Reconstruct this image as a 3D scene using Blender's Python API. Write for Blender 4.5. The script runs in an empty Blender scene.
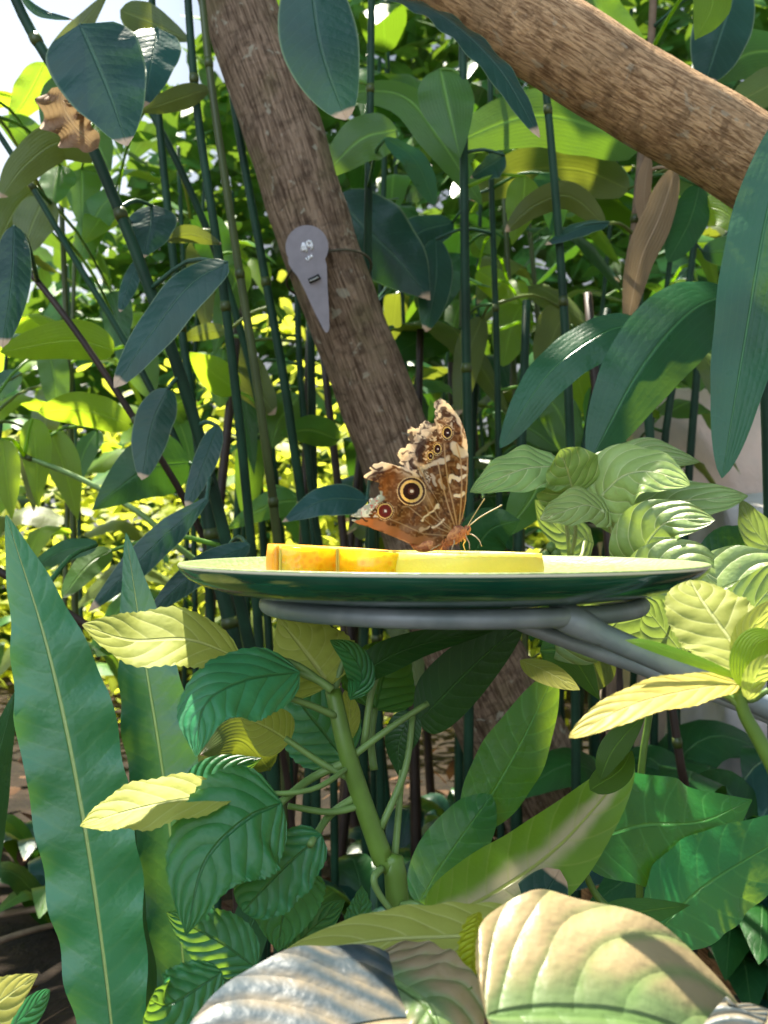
import bpy, bmesh, math, random
import numpy as np
from mathutils import Vector, Matrix
from mathutils import noise as mnoise

# ---------------------------------------------------------------- camera, sky, sun, exposure
S = bpy.context.scene
C = S.collection
EYE = Vector((0.0, 0.0, 0.62))
PITCH = math.atan(15 / 1000.0)
F = 1000.0
cam_d = bpy.data.cameras.new('camera')
cam_d.sensor_fit = 'VERTICAL'; cam_d.sensor_height = 24.0
cam_d.lens = 24.0 * F / 1024.0
cam_d.clip_start = 0.02; cam_d.clip_end = 200
cam_d.dof.use_dof = True; cam_d.dof.focus_distance = 0.54
cam_d.dof.aperture_fstop = cam_d.lens / 1.9
cam = bpy.data.objects.new('camera', cam_d); C.objects.link(cam)
cam.location = EYE; cam.rotation_euler = (math.pi / 2 + PITCH, 0, 0)
S.camera = cam

W = bpy.data.worlds.new('sky'); S.world = W; W.use_nodes = True
wn = W.node_tree; wn.nodes.clear()
wo = wn.nodes.new('ShaderNodeOutputWorld'); wb = wn.nodes.new('ShaderNodeBackground')
wt = wn.nodes.new('ShaderNodeTexCoord'); wsx = wn.nodes.new('ShaderNodeSeparateXYZ'); wr = wn.nodes.new('ShaderNodeValToRGB')
wr.color_ramp.elements[0].position = 0.0; wr.color_ramp.elements[0].color = (1.0, 1.0, 1.0, 1)
wr.color_ramp.elements[1].position = 0.7; wr.color_ramp.elements[1].color = (0.55, 0.74, 1.0, 1)
wn.links.new(wt.outputs['Generated'], wsx.inputs[0]); wn.links.new(wsx.outputs['Z'], wr.inputs[0])
wn.links.new(wr.outputs[0], wb.inputs[0]); wn.links.new(wb.outputs[0], wo.inputs[0])
wdot = wn.nodes.new('ShaderNodeVectorMath'); wdot.operation = 'DOT_PRODUCT'; wdot.inputs[1].default_value = Vector((-.35, -.75, .56)).normalized()
wnz = wn.nodes.new('ShaderNodeVectorMath'); wnz.operation = 'NORMALIZE'; wn.links.new(wt.outputs['Generated'], wnz.inputs[0]); wn.links.new(wnz.outputs[0], wdot.inputs[0])
wmr = wn.nodes.new('ShaderNodeMapRange'); wmr.interpolation_type = 'SMOOTHSTEP'; wn.links.new(wdot.outputs['Value'], wmr.inputs[0])   # added bright sky lobe behind the viewer, as fill light
wmr.inputs[1].default_value = 0.78; wmr.inputs[2].default_value = 0.95; wmr.inputs[3].default_value = 0.36; wmr.inputs[4].default_value = 2.1
wdot2 = wn.nodes.new('ShaderNodeVectorMath'); wdot2.operation = 'DOT_PRODUCT'; wdot2.inputs[1].default_value = Vector((-.42, .80, .42)).normalized()
wn.links.new(wnz.outputs[0], wdot2.inputs[0])
wmr2 = wn.nodes.new('ShaderNodeMapRange'); wmr2.interpolation_type = 'SMOOTHSTEP'; wn.links.new(wdot2.outputs['Value'], wmr2.inputs[0])   # and the bright sky low at the left
wmr2.inputs[1].default_value = 0.93; wmr2.inputs[2].default_value = 0.985; wmr2.inputs[3].default_value = 0.0; wmr2.inputs[4].default_value = 0.62
wad = wn.nodes.new('ShaderNodeMath'); wad.operation = 'ADD'; wn.links.new(wmr.outputs[0], wad.inputs[0]); wn.links.new(wmr2.outputs[0], wad.inputs[1])
wn.links.new(wad.outputs[0], wb.inputs[1])

SUN_TO = Vector((-0.18, 0.38, 0.90)).normalized()     # direction towards the sun
sd = bpy.data.lights.new('sun', 'SUN'); sd.energy = 12.0; sd.color = (1.0, 0.93, 0.78); sd.angle = math.radians(0.8)
sun = bpy.data.objects.new('sun', sd); C.objects.link(sun)
sun.rotation_euler = SUN_TO.to_track_quat('Z', 'Y').to_euler()

S.view_settings.view_transform = 'Standard'; S.view_settings.look = 'None'
S.view_settings.gamma = 1.0; S.view_settings.use_curve_mapping = False
S.view_settings.exposure = 0.50
S.cycles.use_denoising = True
S.cycles.max_bounces = 8; S.cycles.transparent_max_bounces = 4
S.cycles.sample_clamp_indirect = 6

# ---------------------------------------------------------------- helpers
RND = random.Random(7)
CAMDIR = Vector((0, -1, 0))

def at(px, py, Y):
    """the point at depth Y that the photograph shows at (px, py)"""
    x = (px - 384) / F; z = -(py - 512) / F
    c, s = math.cos(PITCH), math.sin(PITCH)
    d = Vector((x, c - z * s, s + z * c))
    return EYE + d * (Y / d.y)

def mesh_obj(name, verts, faces, mat, parent=None, uvs=None, smooth=True, org=None):
    me = bpy.data.meshes.new(name)
    if parent is not None: org = parent_origin(parent)
    if org is None: org = Vector((0, 0, 0))
    me.from_pydata([tuple(Vector(v) - org) for v in verts], [], faces)
    if uvs is not None:
        ul = me.uv_layers.new(name='UVMap')
        li = np.zeros(len(me.loops), dtype=np.int32); me.loops.foreach_get('vertex_index', li)
        ul.data.foreach_set('uv', np.asarray(uvs, dtype=np.float32)[li].ravel())
    if smooth: me.polygons.foreach_set('use_smooth', [True] * len(me.polygons))
    if mat is not None:
        for m in (mat if isinstance(mat, (list, tuple)) else [mat]): me.materials.append(m)
    me.update()
    o = bpy.data.objects.new(name, me); C.objects.link(o)
    if parent is not None: o.parent = parent
    else: o.location = org
    return o

def parent_origin(p):
    v = Vector(p.location)
    while p.parent is not None:
        p = p.parent; v = v + Vector(p.location)
    return v

def thing(name, label, cat, loc=(0, 0, 0), group=None):
    o = bpy.data.objects.new(name, None); C.objects.link(o); o.empty_display_size = 0.02
    o.location = loc; o['label'] = label; o['category'] = cat
    if group: o['group'] = group
    return o

def tag(o, label=None, cat=None, group=None, kind=None):
    if label: o['label'] = label
    if cat: o['category'] = cat
    if group: o['group'] = group
    if kind: o['kind'] = kind
    return o

def spline(pts, n):
    """Catmull-Rom through pts, n+1 samples evenly in parameter"""
    P = [Vector(p) for p in pts]
    if len(P) == 2: return [P[0].lerp(P[1], i / n) for i in range(n + 1)]
    P = [P[0] * 2 - P[1]] + P + [P[-1] * 2 - P[-2]]
    m = len(P) - 3; out = []
    for i in range(n + 1):
        t = i / n * m; k = min(int(t), m - 1); t -= k
        a, b, c, d = P[k], P[k + 1], P[k + 2], P[k + 3]
        out.append(0.5 * ((2 * b) + (c - a) * t + (2 * a - 5 * b + 4 * c - d) * t * t + (3 * b - a - 3 * c + d) * t ** 3))
    return out

def tube_geo(pts, radii, n=8, cap=True, rough=0.0, seed=0):
    V, Fc, U = [], [], []
    N = len(pts); up = None
    L = 0
    for i, p in enumerate(pts):
        t = (pts[min(i + 1, N - 1)] - pts[max(i - 1, 0)]).normalized()
        if up is None:
            up = Vector((0, 0, 1)) if abs(t.z) < 0.9 else Vector((0, 1, 0))
        up = (up - t * up.dot(t)).normalized(); s = t.cross(up)
        if i: L += (pts[i] - pts[i - 1]).length
        for k in range(n):
            a = 2 * math.pi * k / n
            d = up * math.cos(a) + s * math.sin(a)
            r = radii[i]
            if rough: r *= 1 + rough * mnoise.noise((p + d * r) * 22 + Vector((seed, 0, 0))) + rough * .6 * mnoise.noise((p + d * r) * 7)
            V.append(p + d * r); U.append((k / n, L))
    for i in range(N - 1):
        for k in range(n):
            a, b = i * n + k, i * n + (k + 1) % n
            Fc.append((a, b, b + n, a + n))
    if cap:
        Fc.append(tuple(range(n))[::-1]); Fc.append(tuple((N - 1) * n + k for k in range(n)))
    return V, Fc, U

def tube(name, pts, r0, r1, mat, parent, seg=14, n=8, rough=0, seed=0):
    sp = spline(pts, seg)
    rr = [r0 + (r1 - r0) * i / seg for i in range(seg + 1)]
    V, Fc, U = tube_geo(sp, rr, n, True, rough, seed)
    return mesh_obj(name, V, Fc, mat, parent, U)

SHAPES = {'ovate': (0.55, 1.0), 'lance': (0.75, 0.9), 'blade': (0.5, 0.65), 'heart': (0.30, 0.80), 'drop': (1.0, 0.6), 'round': (0.45, 0.5)}
def width_fn(shape):
    if shape == 'strap':
        return lambda u: min(1, 0.16 + u * 2.4) * min(1, max(0, (1 - u)) * 3.0) ** 0.75
    if shape == 'frond':
        return lambda u: (0.42 + 0.58 * math.sin(min(1, u / .5) * math.pi / 2)) * min(1, max(0, 1 - u) * 2.9) ** 0.8
    a, b = SHAPES[shape]; um = a / (a + b); mx = um ** a * (1 - um) ** b
    return lambda u: (max(u, 0) ** a) * (max(1 - u, 0) ** b) / mx

def leaf_geo(pts, width, shape='ovate', face=(0, -1, 0.35), fold=0.12, wave=0.0, wn=6, nL=22, nW=8, lobe=0.0, curl=0.0, seed=0,
             petiole=None, pr=0.0012, serr=0.0, apparent=True, twist=0.0, depthY=None):
    """a leaf blade along the midrib pts; width is its full width in metres as the camera sees it"""
    rs = random.Random(seed)
    sp = spline(pts, nL)
    Ltot = sum((sp[i + 1] - sp[i]).length for i in range(nL))
    wf = width_fn(shape)
    N0 = Vector(face).normalized()
    ph = rs.uniform(0, 6.28); ph2 = rs.uniform(0, 6.28)
    V, U, Fc = [], [], []
    if apparent:                                   # true width from the width in view, once, at mid-length
        T = (sp[int(nL * .6)] - sp[int(nL * .35)]).normalized(); Nn = (N0 - T * N0.dot(T)).normalized(); Sv = T.cross(Nn)
        Ti = Vector((T.x, 0, T.z))
        if Ti.length < 1e-4: Ti = Vector((0, 0, 1))
        Ti.normalize(); sp_ = Vector((Sv.x, 0, Sv.z)); sp_ -= Ti * sp_.dot(Ti)
        width = width / max(0.38, sp_.length)
    hw = width / 2
    for i in range(nL + 1):
        u = i / nL
        T = (sp[min(i + 1, nL)] - sp[max(i - 1, 0)]).normalized()
        Nn = N0 - T * N0.dot(T)
        if Nn.length < 1e-3: Nn = Vector((0, 0, 1)) - T * T.z
        Nn.normalize(); Sv = T.cross(Nn)
        if twist:
            R = Matrix.Rotation(twist * (u - .3), 3, T); Nn = R @ Nn; Sv = R @ Sv
        w = max(wf(u), 0.015) * hw
        for j in range(nW + 1):
            v = -1 + 2 * j / nW; av = abs(v)
            sidephase = 1.7 if v > 0 else 0
            wv = wave * hw * av ** 1.5 * math.sin(wn * 2 * math.pi * u + ph + sidephase) * math.sin(math.pi * min(1, u * 1.15)) ** .5
            ww = w * (1 + serr * (av > .99) * (1 if i % 2 else -1))
            p = sp[i] + Sv * v * ww + Nn * (-fold * av * w * 1.0 + curl * (av ** 2) * w + wv)
            if wave: p = p + Sv * (wave * 0.25 * hw * math.sin(wn * 5.3 * u + ph2) * av * (1 if v > 0 else -1)) * min(1, 4 * u) * min(1, 4 * (1 - u))
            if lobe: p = p - T * lobe * Ltot * (av ** 1.3) * max(0, 1 - u * 2.2) ** 2
            V.append(p); U.append((u, j / nW))
    for i in range(nL):
        for j in range(nW):
            a = i * (nW + 1) + j
            Fc.append((a, a + 1, a + nW + 2, a + nW + 1))
    if petiole is not None:
        ps = spline(petiole, 6); k0 = len(V)
        v2, f2, u2 = tube_geo(ps, [pr * (1.25 - .4 * i / 6) for i in range(7)], 6, True)
        V += v2; U += [(0.03, 0.5)] * len(v2); Fc += [tuple(q + k0 for q in f) for f in f2]
    return V, Fc, U

def leaf(parent, pts, width, mat, name='leaf', label=None, **kw):
    V, Fc, U = leaf_geo(pts, width, **kw)
    o = mesh_obj(name, V, Fc, mat, parent, U)
    if label: o['label'] = label
    return o

def pleaf(parent, px, d, w, mat, **kw):
    """leaf from photo points: px list of (x, y), d depth or (base depth, tip depth), w width in photo pixels at mid depth"""
    if not isinstance(d, (tuple, list)): d = (d, d)
    n = len(px); P = []
    for i, q in enumerate(px):
        t = i / (n - 1); P.append(at(q[0], q[1], d[0] + (d[1] - d[0]) * t))
    W_ = w * (d[0] + d[1]) / 2 / F
    if 'pet' in kw:
        pp = kw.pop('pet'); nn = len(pp)
        kw['petiole'] = [at(a, b, c) for (a, b, c) in pp] + [P[0].lerp(P[1], 0.03)]
    kw.setdefault('seed', int(px[0][0] * 7 + px[0][1] * 13) % 9999)
    return leaf(parent, P, W_, mat, **kw)

# ---------------------------------------------------------------- materials
class NT:
    def __init__(s, name):
        s.m = bpy.data.materials.new(name); s.m.use_nodes = True; s.t = s.m.node_tree; s.t.nodes.clear()
        s.out = s.t.nodes.new('ShaderNodeOutputMaterial')
    def n(s, typ, **kw):
        x = s.t.nodes.new(typ)
        for k, v in kw.items(): setattr(x, k, v)
        return x
    def l(s, a, b): s.t.links.new(a, b)
    def setin(s, sock, v):
        if hasattr(v, 'links') or hasattr(v, 'is_linked'): s.l(v, sock)
        else: sock.default_value = v
    def math(s, op, a, b=0.0, c=None, clamp=False):
        x = s.n('ShaderNodeMath', operation=op, use_clamp=clamp)
        s.setin(x.inputs[0], a); s.setin(x.inputs[1], b)
        if c is not None: s.setin(x.inputs[2], c)
        return x.outputs[0]
    def mix(s, f, a, b):
        x = s.n('ShaderNodeMix', data_type='RGBA')
        s.setin(x.inputs[0], f)
        for sock, v in ((x.inputs[6], a), (x.inputs[7], b)):
            if isinstance(v, tuple): sock.default_value = (v[0], v[1], v[2], 1)
            else: s.l(v, sock)
        return x.outputs[2]
    def mrange(s, v, a, b, c=0.0, d=1.0):
        x = s.n('ShaderNodeMapRange', interpolation_type='SMOOTHSTEP')
        s.setin(x.inputs[0], v); x.inputs[1].default_value = a; x.inputs[2].default_value = b
        x.inputs[3].default_value = c; x.inputs[4].default_value = d
        return x.outputs[0]
    def noise(s, scale, detail=3, rough=0.55, vec=None, dist=0.0):
        x = s.n('ShaderNodeTexNoise'); x.inputs['Scale'].default_value = scale; x.inputs['Detail'].default_value = detail
        x.inputs['Roughness'].default_value = rough; x.inputs['Distortion'].default_value = dist
        if vec is not None: s.l(vec, x.inputs['Vector'])
        return x.outputs['Fac']
    def obj(s):
        return s.n('ShaderNodeTexCoord').outputs['Object']
    def bump(s, h, strength=0.3, dist=0.001):
        x = s.n('ShaderNodeBump'); x.inputs['Strength'].default_value = strength; x.inputs['Distance'].default_value = dist
        s.l(h, x.inputs['Height']); return x.outputs[0]

def leaf_mat(name, col, vein, N=9, K=1.6, vs=0.6, ms=0.9, mw=0.05, rough=0.35, trans=0.35, tcol=None, quilt=0.5, spec=0.5, var=0.25,
             edge=None, tipdry=0.0, spots=0.0, vw=0.09, parallel=False, patch=None, bumpd=0.0012, coat=0.0, blotch=0):
    t = NT(name)
    uv = t.n('ShaderNodeTexCoord').outputs['UV']; sx = t.n('ShaderNodeSeparateXYZ'); t.l(uv, sx.inputs[0])
    u, v = sx.outputs[0], sx.outputs[1]
    av = t.math('ABSOLUTE', t.math('MULTIPLY', t.math('SUBTRACT', v, 0.5), 2.0))
    ob = t.obj(); ns = t.noise(30, 3, vec=ob); nb = t.noise(9, 2, vec=ob)
    if parallel:     # long veins running with the blade
        ph = t.math('ADD', t.math('MULTIPLY', av, N), t.math('MULTIPLY', ns, 0.3))
    else:
        ph = t.math('SUBTRACT', t.math('MULTIPLY', u, N), t.math('MULTIPLY', t.math('POWER', av, 1.35), K))
        ph = t.math('ADD', ph, t.math('MULTIPLY', nb, 1.1))
        ph = t.math('ADD', ph, t.math('MULTIPLY', ns, 0.35))
        ph = t.math('ADD', ph, t.math('MULTIPLY', t.math('GREATER_THAN', v, 0.5), 0.4))
    fr = t.math('ABSOLUTE', t.math('SUBTRACT', t.math('FRACT', ph), 0.5))     # 0.5 at vein
    vm = t.mrange(fr, 0.5 - vw, 0.5, 0, 1)
    mid = t.mrange(av, mw * 0.5, mw * 1.6, 1, 0)
    vm_s = t.math('MULTIPLY', vm, vs); mid_s = t.math('MULTIPLY', mid, ms)
    if blotch: vm_s = t.math('MULTIPLY', vm_s, t.mrange(t.noise(38, 4, vec=ob, dist=.6), .38, .62))
    m = t.math('MAXIMUM', vm_s, mid_s)
    dark = tuple(c * (1 - var) for c in col); lite = tuple(min(1, c * (1 + var)) for c in col)
    base = t.mix(t.mrange(nb, 0.3, 0.7), dark, lite)
    oi = t.n('ShaderNodeObjectInfo').outputs['Random']
    hsv = t.n('ShaderNodeHueSaturation')
    t.l(t.math('ADD', 0.485, t.math('MULTIPLY', oi, 0.03)), hsv.inputs['Hue'])
    t.l(t.math('ADD', 0.85, t.math('MULTIPLY', t.math('FRACT', t.math('MULTIPLY', oi, 7.3)), 0.3)), hsv.inputs['Value'])
    t.l(base, hsv.inputs['Color']); base = hsv.outputs[0]
    if patch is not None:     # second colour beside the midrib; the beige one paints sun glare
        pm = t.mrange(t.math('ADD', av, t.math('MULTIPLY', ns, 0.5)), 0.35, 0.75, 1, 0)
        base = t.mix(t.math('MULTIPLY', pm, 0.8), base, patch)
    base = t.mix(m, base, vein)
    if spots:
        sp = t.mrange(t.noise(160, 2, vec=ob), 0.66, 0.72, 0, spots); base = t.mix(sp, base, (0.25, 0.16, 0.06))
    if edge is not None:
        base = t.mix(t.mrange(av, 0.93, 1.0, 0, 0.8), base, edge)
    if tipdry:
        tm = t.mrange(t.math('ADD', u, t.math('MULTIPLY', t.math('SUBTRACT', ns, 0.5), 0.12)), 1 - tipdry, 1 - tipdry * 0.6, 0, 1)
        base = t.mix(tm, base, (0.62, 0.44, 0.28))
    b = t.n('ShaderNodeBsdfPrincipled'); t.l(base, b.inputs['Base Color'])
    b.inputs['Specular IOR Level'].default_value = spec
    t.l(t.math('ADD', rough, t.math('MULTIPLY', t.math('SUBTRACT', ns, 0.5), 0.2)), b.inputs['Roughness'])
    if coat: b.inputs['Coat Weight'].default_value = coat; b.inputs['Coat Roughness'].default_value = 0.25
    puff = t.math('SUBTRACT', 1.0, t.math('POWER', t.math('MULTIPLY', fr, 2.0), 2.0))
    hgt = t.math('ADD', t.math('MULTIPLY', puff, quilt * 0.55), t.math('MULTIPLY', t.noise(220, 2, vec=ob), 0.22))
    hgt = t.math('ADD', hgt, t.math('MULTIPLY', t.noise(55, 3, vec=ob), 0.7))
    hgt = t.math('SUBTRACT', hgt, t.math('MULTIPLY', mid, 0.6))
    nrm = t.bump(hgt, 0.8, bumpd); t.l(nrm, b.inputs['Normal'])
    tr = t.n('ShaderNodeBsdfTranslucent')
    tc = tcol or (min(1, col[0] * 2.6 + .10), min(1, col[1] * 2.2 + .12), col[2] * 0.8)
    tm_ = t.mix(t.math('MULTIPLY', m, 0.5), tc, tuple(min(1, c * 1.2) for c in tc))
    if tipdry: tm_ = t.mix(tm, tm_, (0.5, 0.33, 0.18))
    t.l(tm_, tr.inputs['Color']); t.l(nrm, tr.inputs['Normal'])
    mx = t.n('ShaderNodeMixShader'); mx.inputs[0].default_value = trans
    t.l(b.outputs[0], mx.inputs[1]); t.l(tr.outputs[0], mx.inputs[2]); t.l(mx.outputs[0], t.out.inputs[0])
    return t.m

def plain_mat(name, col, rough=0.5, var=0.2, nscale=30, bump=0.0, bscale=60, spec=0.5, metal=0.0, col2=None, stretch=None, sss=0.0, dist=0.002, coat=0):
    t = NT(name); ob = t.obj(); vec = ob
    if stretch:
        mp = t.n('ShaderNodeMapping'); mp.inputs['Scale'].default_value = stretch; t.l(ob, mp.inputs[0]); vec = mp.outputs[0]
    c2 = col2 or tuple(c * (1 - var) for c in col)
    base = t.mix(t.mrange(t.noise(nscale, 4, vec=vec), 0.35, 0.65), col, c2)
    b = t.n('ShaderNodeBsdfPrincipled'); t.l(base, b.inputs['Base Color']); b.inputs['Roughness'].default_value = rough
    b.inputs['Specular IOR Level'].default_value = spec; b.inputs['Metallic'].default_value = metal
    if coat: b.inputs['Coat Weight'].default_value = coat; b.inputs['Coat Roughness'].default_value = .08
    if sss: b.inputs['Subsurface Weight'].default_value = sss; b.inputs['Subsurface Radius'].default_value = (0.01, 0.006, 0.002); b.inputs['Subsurface Scale'].default_value = 1
    if bump: t.l(t.bump(t.noise(bscale, 5, vec=vec), bump, dist), b.inputs['Normal'])
    t.l(b.outputs[0], t.out.inputs[0]); return t.m

M = {}
DKV = (0.20, 0.34, 0.18)
M['teal'] = leaf_mat('dark_teal_leaf', (0.012, 0.058, 0.042), (0.06, 0.14, 0.09), spec=0.35, N=12, vs=0.15, ms=0.7, mw=0.035, rough=0.33, trans=0.10, tcol=(0.10, 0.30, 0.02), quilt=0.25, edge=(0.2, 0.28, 0.14), tipdry=0.07)
M['teal2'] = leaf_mat('dark_green_leaf', (0.015, 0.08, 0.02), spec=0.35, vein=(0.08, 0.20, 0.06), N=12, vs=0.15, ms=0.6, mw=0.03, rough=0.33, trans=0.18, tcol=(0.14, 0.36, 0.02), quilt=0.25)
M['blade'] = leaf_mat('long_blade', (0.018, 0.095, 0.035), (0.08, 0.24, 0.08), spec=0.35, N=5, vs=0.12, ms=0.6, mw=0.03, rough=0.30, trans=0.18, tcol=(0.22, 0.42, 0.03), quilt=0.15, parallel=True)
M['mid'] = leaf_mat('mid_green_leaf', (0.05, 0.16, 0.02), (0.16, 0.34, 0.05), N=8, vs=0.35, rough=0.42, trans=0.30, tcol=(0.26, 0.46, 0.02), quilt=0.3, parallel=True)
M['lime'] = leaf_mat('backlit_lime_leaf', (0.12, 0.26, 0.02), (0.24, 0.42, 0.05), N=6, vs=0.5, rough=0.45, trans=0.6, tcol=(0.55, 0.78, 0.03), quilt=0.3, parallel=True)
M['olive'] = leaf_mat('olive_leaf', (0.09, 0.13, 0.025), (0.18, 0.24, 0.06), N=6, vs=0.4, rough=0.42, trans=0.25, tcol=(0.34, 0.40, 0.03), quilt=0.3, parallel=True, tipdry=0.05)
M['fern'] = leaf_mat('fern_frond', (0.035, 0.21, 0.085), (0.50, 0.62, 0.20), spec=0.6, N=30, K=1.5, vs=0.04, ms=0.8, mw=0.035, rough=0.32, trans=0.15, tcol=(0.25, 0.5, 0.05), quilt=0.22, vw=0.2, var=0.15)
M['glossy'] = leaf_mat('glossy_leaf', (0.025, 0.20, 0.045), (0.12, 0.42, 0.10), N=9, K=1.2, vs=0.35, mw=0.025, rough=0.28, trans=0.3, tcol=(0.55, 0.85, 0.04), quilt=0.5)
M['shrub'] = leaf_mat('balsam_leaf', (0.028, 0.20, 0.075), (0.014, 0.12, 0.045), N=7, K=2.4, vs=0.5, ms=0.9, mw=0.03, rough=0.4, trans=0.25, tcol=(0.40, 0.70, 0.05), quilt=0.8, spec=0.45, bumpd=0.002)
M['pale'] = leaf_mat('pale_lit_leaf', (0.46, 0.47, 0.09), (0.66, 0.68, 0.26), N=7, K=2.0, vs=0.5, mw=0.04, rough=0.62, trans=0.42, tcol=(0.72, 0.82, 0.14), quilt=0.7, spec=0.35, var=0.15, spots=0.15)  # pale copy of the leaf colour with sunlight painted in
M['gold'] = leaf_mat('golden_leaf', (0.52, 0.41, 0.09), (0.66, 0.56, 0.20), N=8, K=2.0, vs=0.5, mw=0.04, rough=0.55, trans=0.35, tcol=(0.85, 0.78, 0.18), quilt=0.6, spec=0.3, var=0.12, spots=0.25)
M['vine'] = leaf_mat('vine_leaf', (0.25, 0.36, 0.10), (0.58, 0.64, 0.30), N=5, K=2.4, vs=0.85, mw=0.03, rough=0.42, trans=0.22, tcol=(0.45, 0.62, 0.10), quilt=1.1, vw=0.07, spots=0.25, bumpd=0.0022)
M['bigfore'] = leaf_mat('glare_toned_leaf', (0.38, 0.27, 0.15), (0.14, 0.24, 0.07), N=6, K=2.4, vs=0.6, vw=0.3, blotch=1, patch=(0.09, 0.19, 0.07), mw=0.05, rough=0.42, trans=0.2, tcol=(0.4, 0.6, 0.1), quilt=0.8, spec=0.4, bumpd=0.0022, var=0.3)  # beige base paints in sun glare; the green is the leaf's own
M['blue'] = leaf_mat('bluish_leaf', (0.06, 0.09, 0.11), (0.42, 0.32, 0.19), N=6, K=2.6, vs=0.55, vw=0.5, blotch=1, mw=0.03, rough=0.45, trans=0.15, tcol=(0.3, 0.5, 0.1), quilt=0.8, spec=0.4, bumpd=0.0022, var=0.3)  # beige stripes paint sun glare into the vein colour
M['glare_patch'] = leaf_mat('glare_patch_leaf', (0.20, 0.42, 0.03), (0.50, 0.58, 0.12), N=10, K=1.5, vs=0.25, mw=0.035, rough=0.35, trans=0.3, tcol=(0.5, 0.75, 0.04), quilt=0.8, patch=(0.80, 0.64, 0.42))  # beige patch is sun glare painted onto the green
M['yellow'] = leaf_mat('yellow_leaf', (0.50, 0.58, 0.03), (0.6, 0.65, 0.1), N=14, vs=0.4, rough=0.5, trans=0.5, tcol=(0.85, 0.85, 0.03), quilt=1.0)
M['dry'] = leaf_mat('dry_leaf', (0.30, 0.20, 0.12), (0.46, 0.34, 0.22), N=5, vs=0.4, rough=0.75, trans=0.2, tcol=(0.5, 0.35, 0.18), quilt=1.0, parallel=True, spec=0.2)
M['litter'] = leaf_mat('litter_leaf', (0.10, 0.055, 0.03), (0.16, 0.09, 0.05), N=5, rough=0.8, trans=0.1, tcol=(0.3, 0.15, 0.05), quilt=.5, spec=.2)
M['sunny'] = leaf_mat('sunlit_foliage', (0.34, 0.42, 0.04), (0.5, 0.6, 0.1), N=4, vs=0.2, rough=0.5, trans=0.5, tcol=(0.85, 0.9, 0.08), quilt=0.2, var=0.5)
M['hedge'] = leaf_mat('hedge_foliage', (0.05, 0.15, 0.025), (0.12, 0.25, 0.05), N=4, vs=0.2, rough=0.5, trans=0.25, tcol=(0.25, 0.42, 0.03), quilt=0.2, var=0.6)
M['cane'] = plain_mat('green_cane', (0.02, 0.07, 0.035), 0.5, 0.5, 12, spec=0.25)
M['cane2'] = plain_mat('olive_cane', (0.07, 0.10, 0.02), 0.4, 0.4, 12)
M['twig'] = plain_mat('brown_twig', (0.05, 0.03, 0.02), 0.5, 0.5, 20)
M['pstem'] = plain_mat('pale_green_stem', (0.20, 0.34, 0.09), 0.45, 0.25, 40)
M['gstem'] = plain_mat('young_green_stem', (0.15, 0.28, 0.04), 0.4, 0.25, 40)
M['drystem'] = plain_mat('dry_stalk', (0.22, 0.15, 0.09), 0.8, 0.4, 30, bump=.4)

def bark_mat(name, c1, c2, c3, lichen=0.4, ys=7, along=(30, 30, 7), spec=0.2):
    t = NT(name); uv = t.n('ShaderNodeTexCoord').outputs['UV']
    ob = t.obj()
    mp = t.n('ShaderNodeMapping'); mp.inputs['Scale'].default_value = (34, ys, 1); t.l(uv, mp.inputs[0])
    mp2 = t.n('ShaderNodeMapping'); mp2.inputs['Scale'].default_value = (8, 60, 1); t.l(uv, mp2.inputs[0])
    n1 = t.noise(along[0] * .1, 5, 0.65, mp.outputs[0], 0.6); n2 = t.noise(60, 4, vec=ob); n3 = t.noise(14, 3, vec=ob)
    n4 = t.noise(along[2] * .2, 4, .6, mp2.outputs[0], 0.4)
    base = t.mix(t.mrange(n1, 0.35, 0.62), c1, c2)
    base = t.mix(t.mrange(n4, 0.55, 0.7, 0, 0.5), base, tuple(c * .4 for c in c1))
    base = t.mix(t.mrange(n3, 0.5, 0.75, 0, 0.6), base, c3)
    base = t.mix(t.mrange(n2, 0.5, 0.68, 0, 0.5), base, tuple(c * .45 for c in c1))
    lm = t.math('MULTIPLY', t.mrange(t.noise(48, 4, vec=ob, dist=0.5), 0.62, 0.67), lichen)
    base = t.mix(lm, base, (0.5, 0.48, 0.36))
    b = t.n('ShaderNodeBsdfPrincipled'); t.l(base, b.inputs['Base Color']); b.inputs['Roughness'].default_value = 0.8
    b.inputs['Specular IOR Level'].default_value = spec
    h = t.math('ADD', t.math('MULTIPLY', n1, 1.0), t.math('MULTIPLY', n2, 0.5)); h = t.math('ADD', h, t.math('MULTIPLY', n4, -0.7))
    t.l(t.bump(h, 0.9, 0.004), b.inputs['Normal']); t.l(b.outputs[0], t.out.inputs[0]); return t.m
M['bark'] = bark_mat('trunk_bark', (0.11, 0.068, 0.042), (0.38, 0.27, 0.18), (0.20, 0.17, 0.08), 0.6)
M['bark2'] = bark_mat('branch_bark', (0.24, 0.13, 0.06), (0.66, 0.42, 0.22), (0.36, 0.25, 0.14), 0.35, 18)
M['rootbark'] = bark_mat('root_bark', (0.22, 0.11, 0.04), (0.60, 0.32, 0.13), (0.26, 0.13, 0.05), 0.1)

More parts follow.
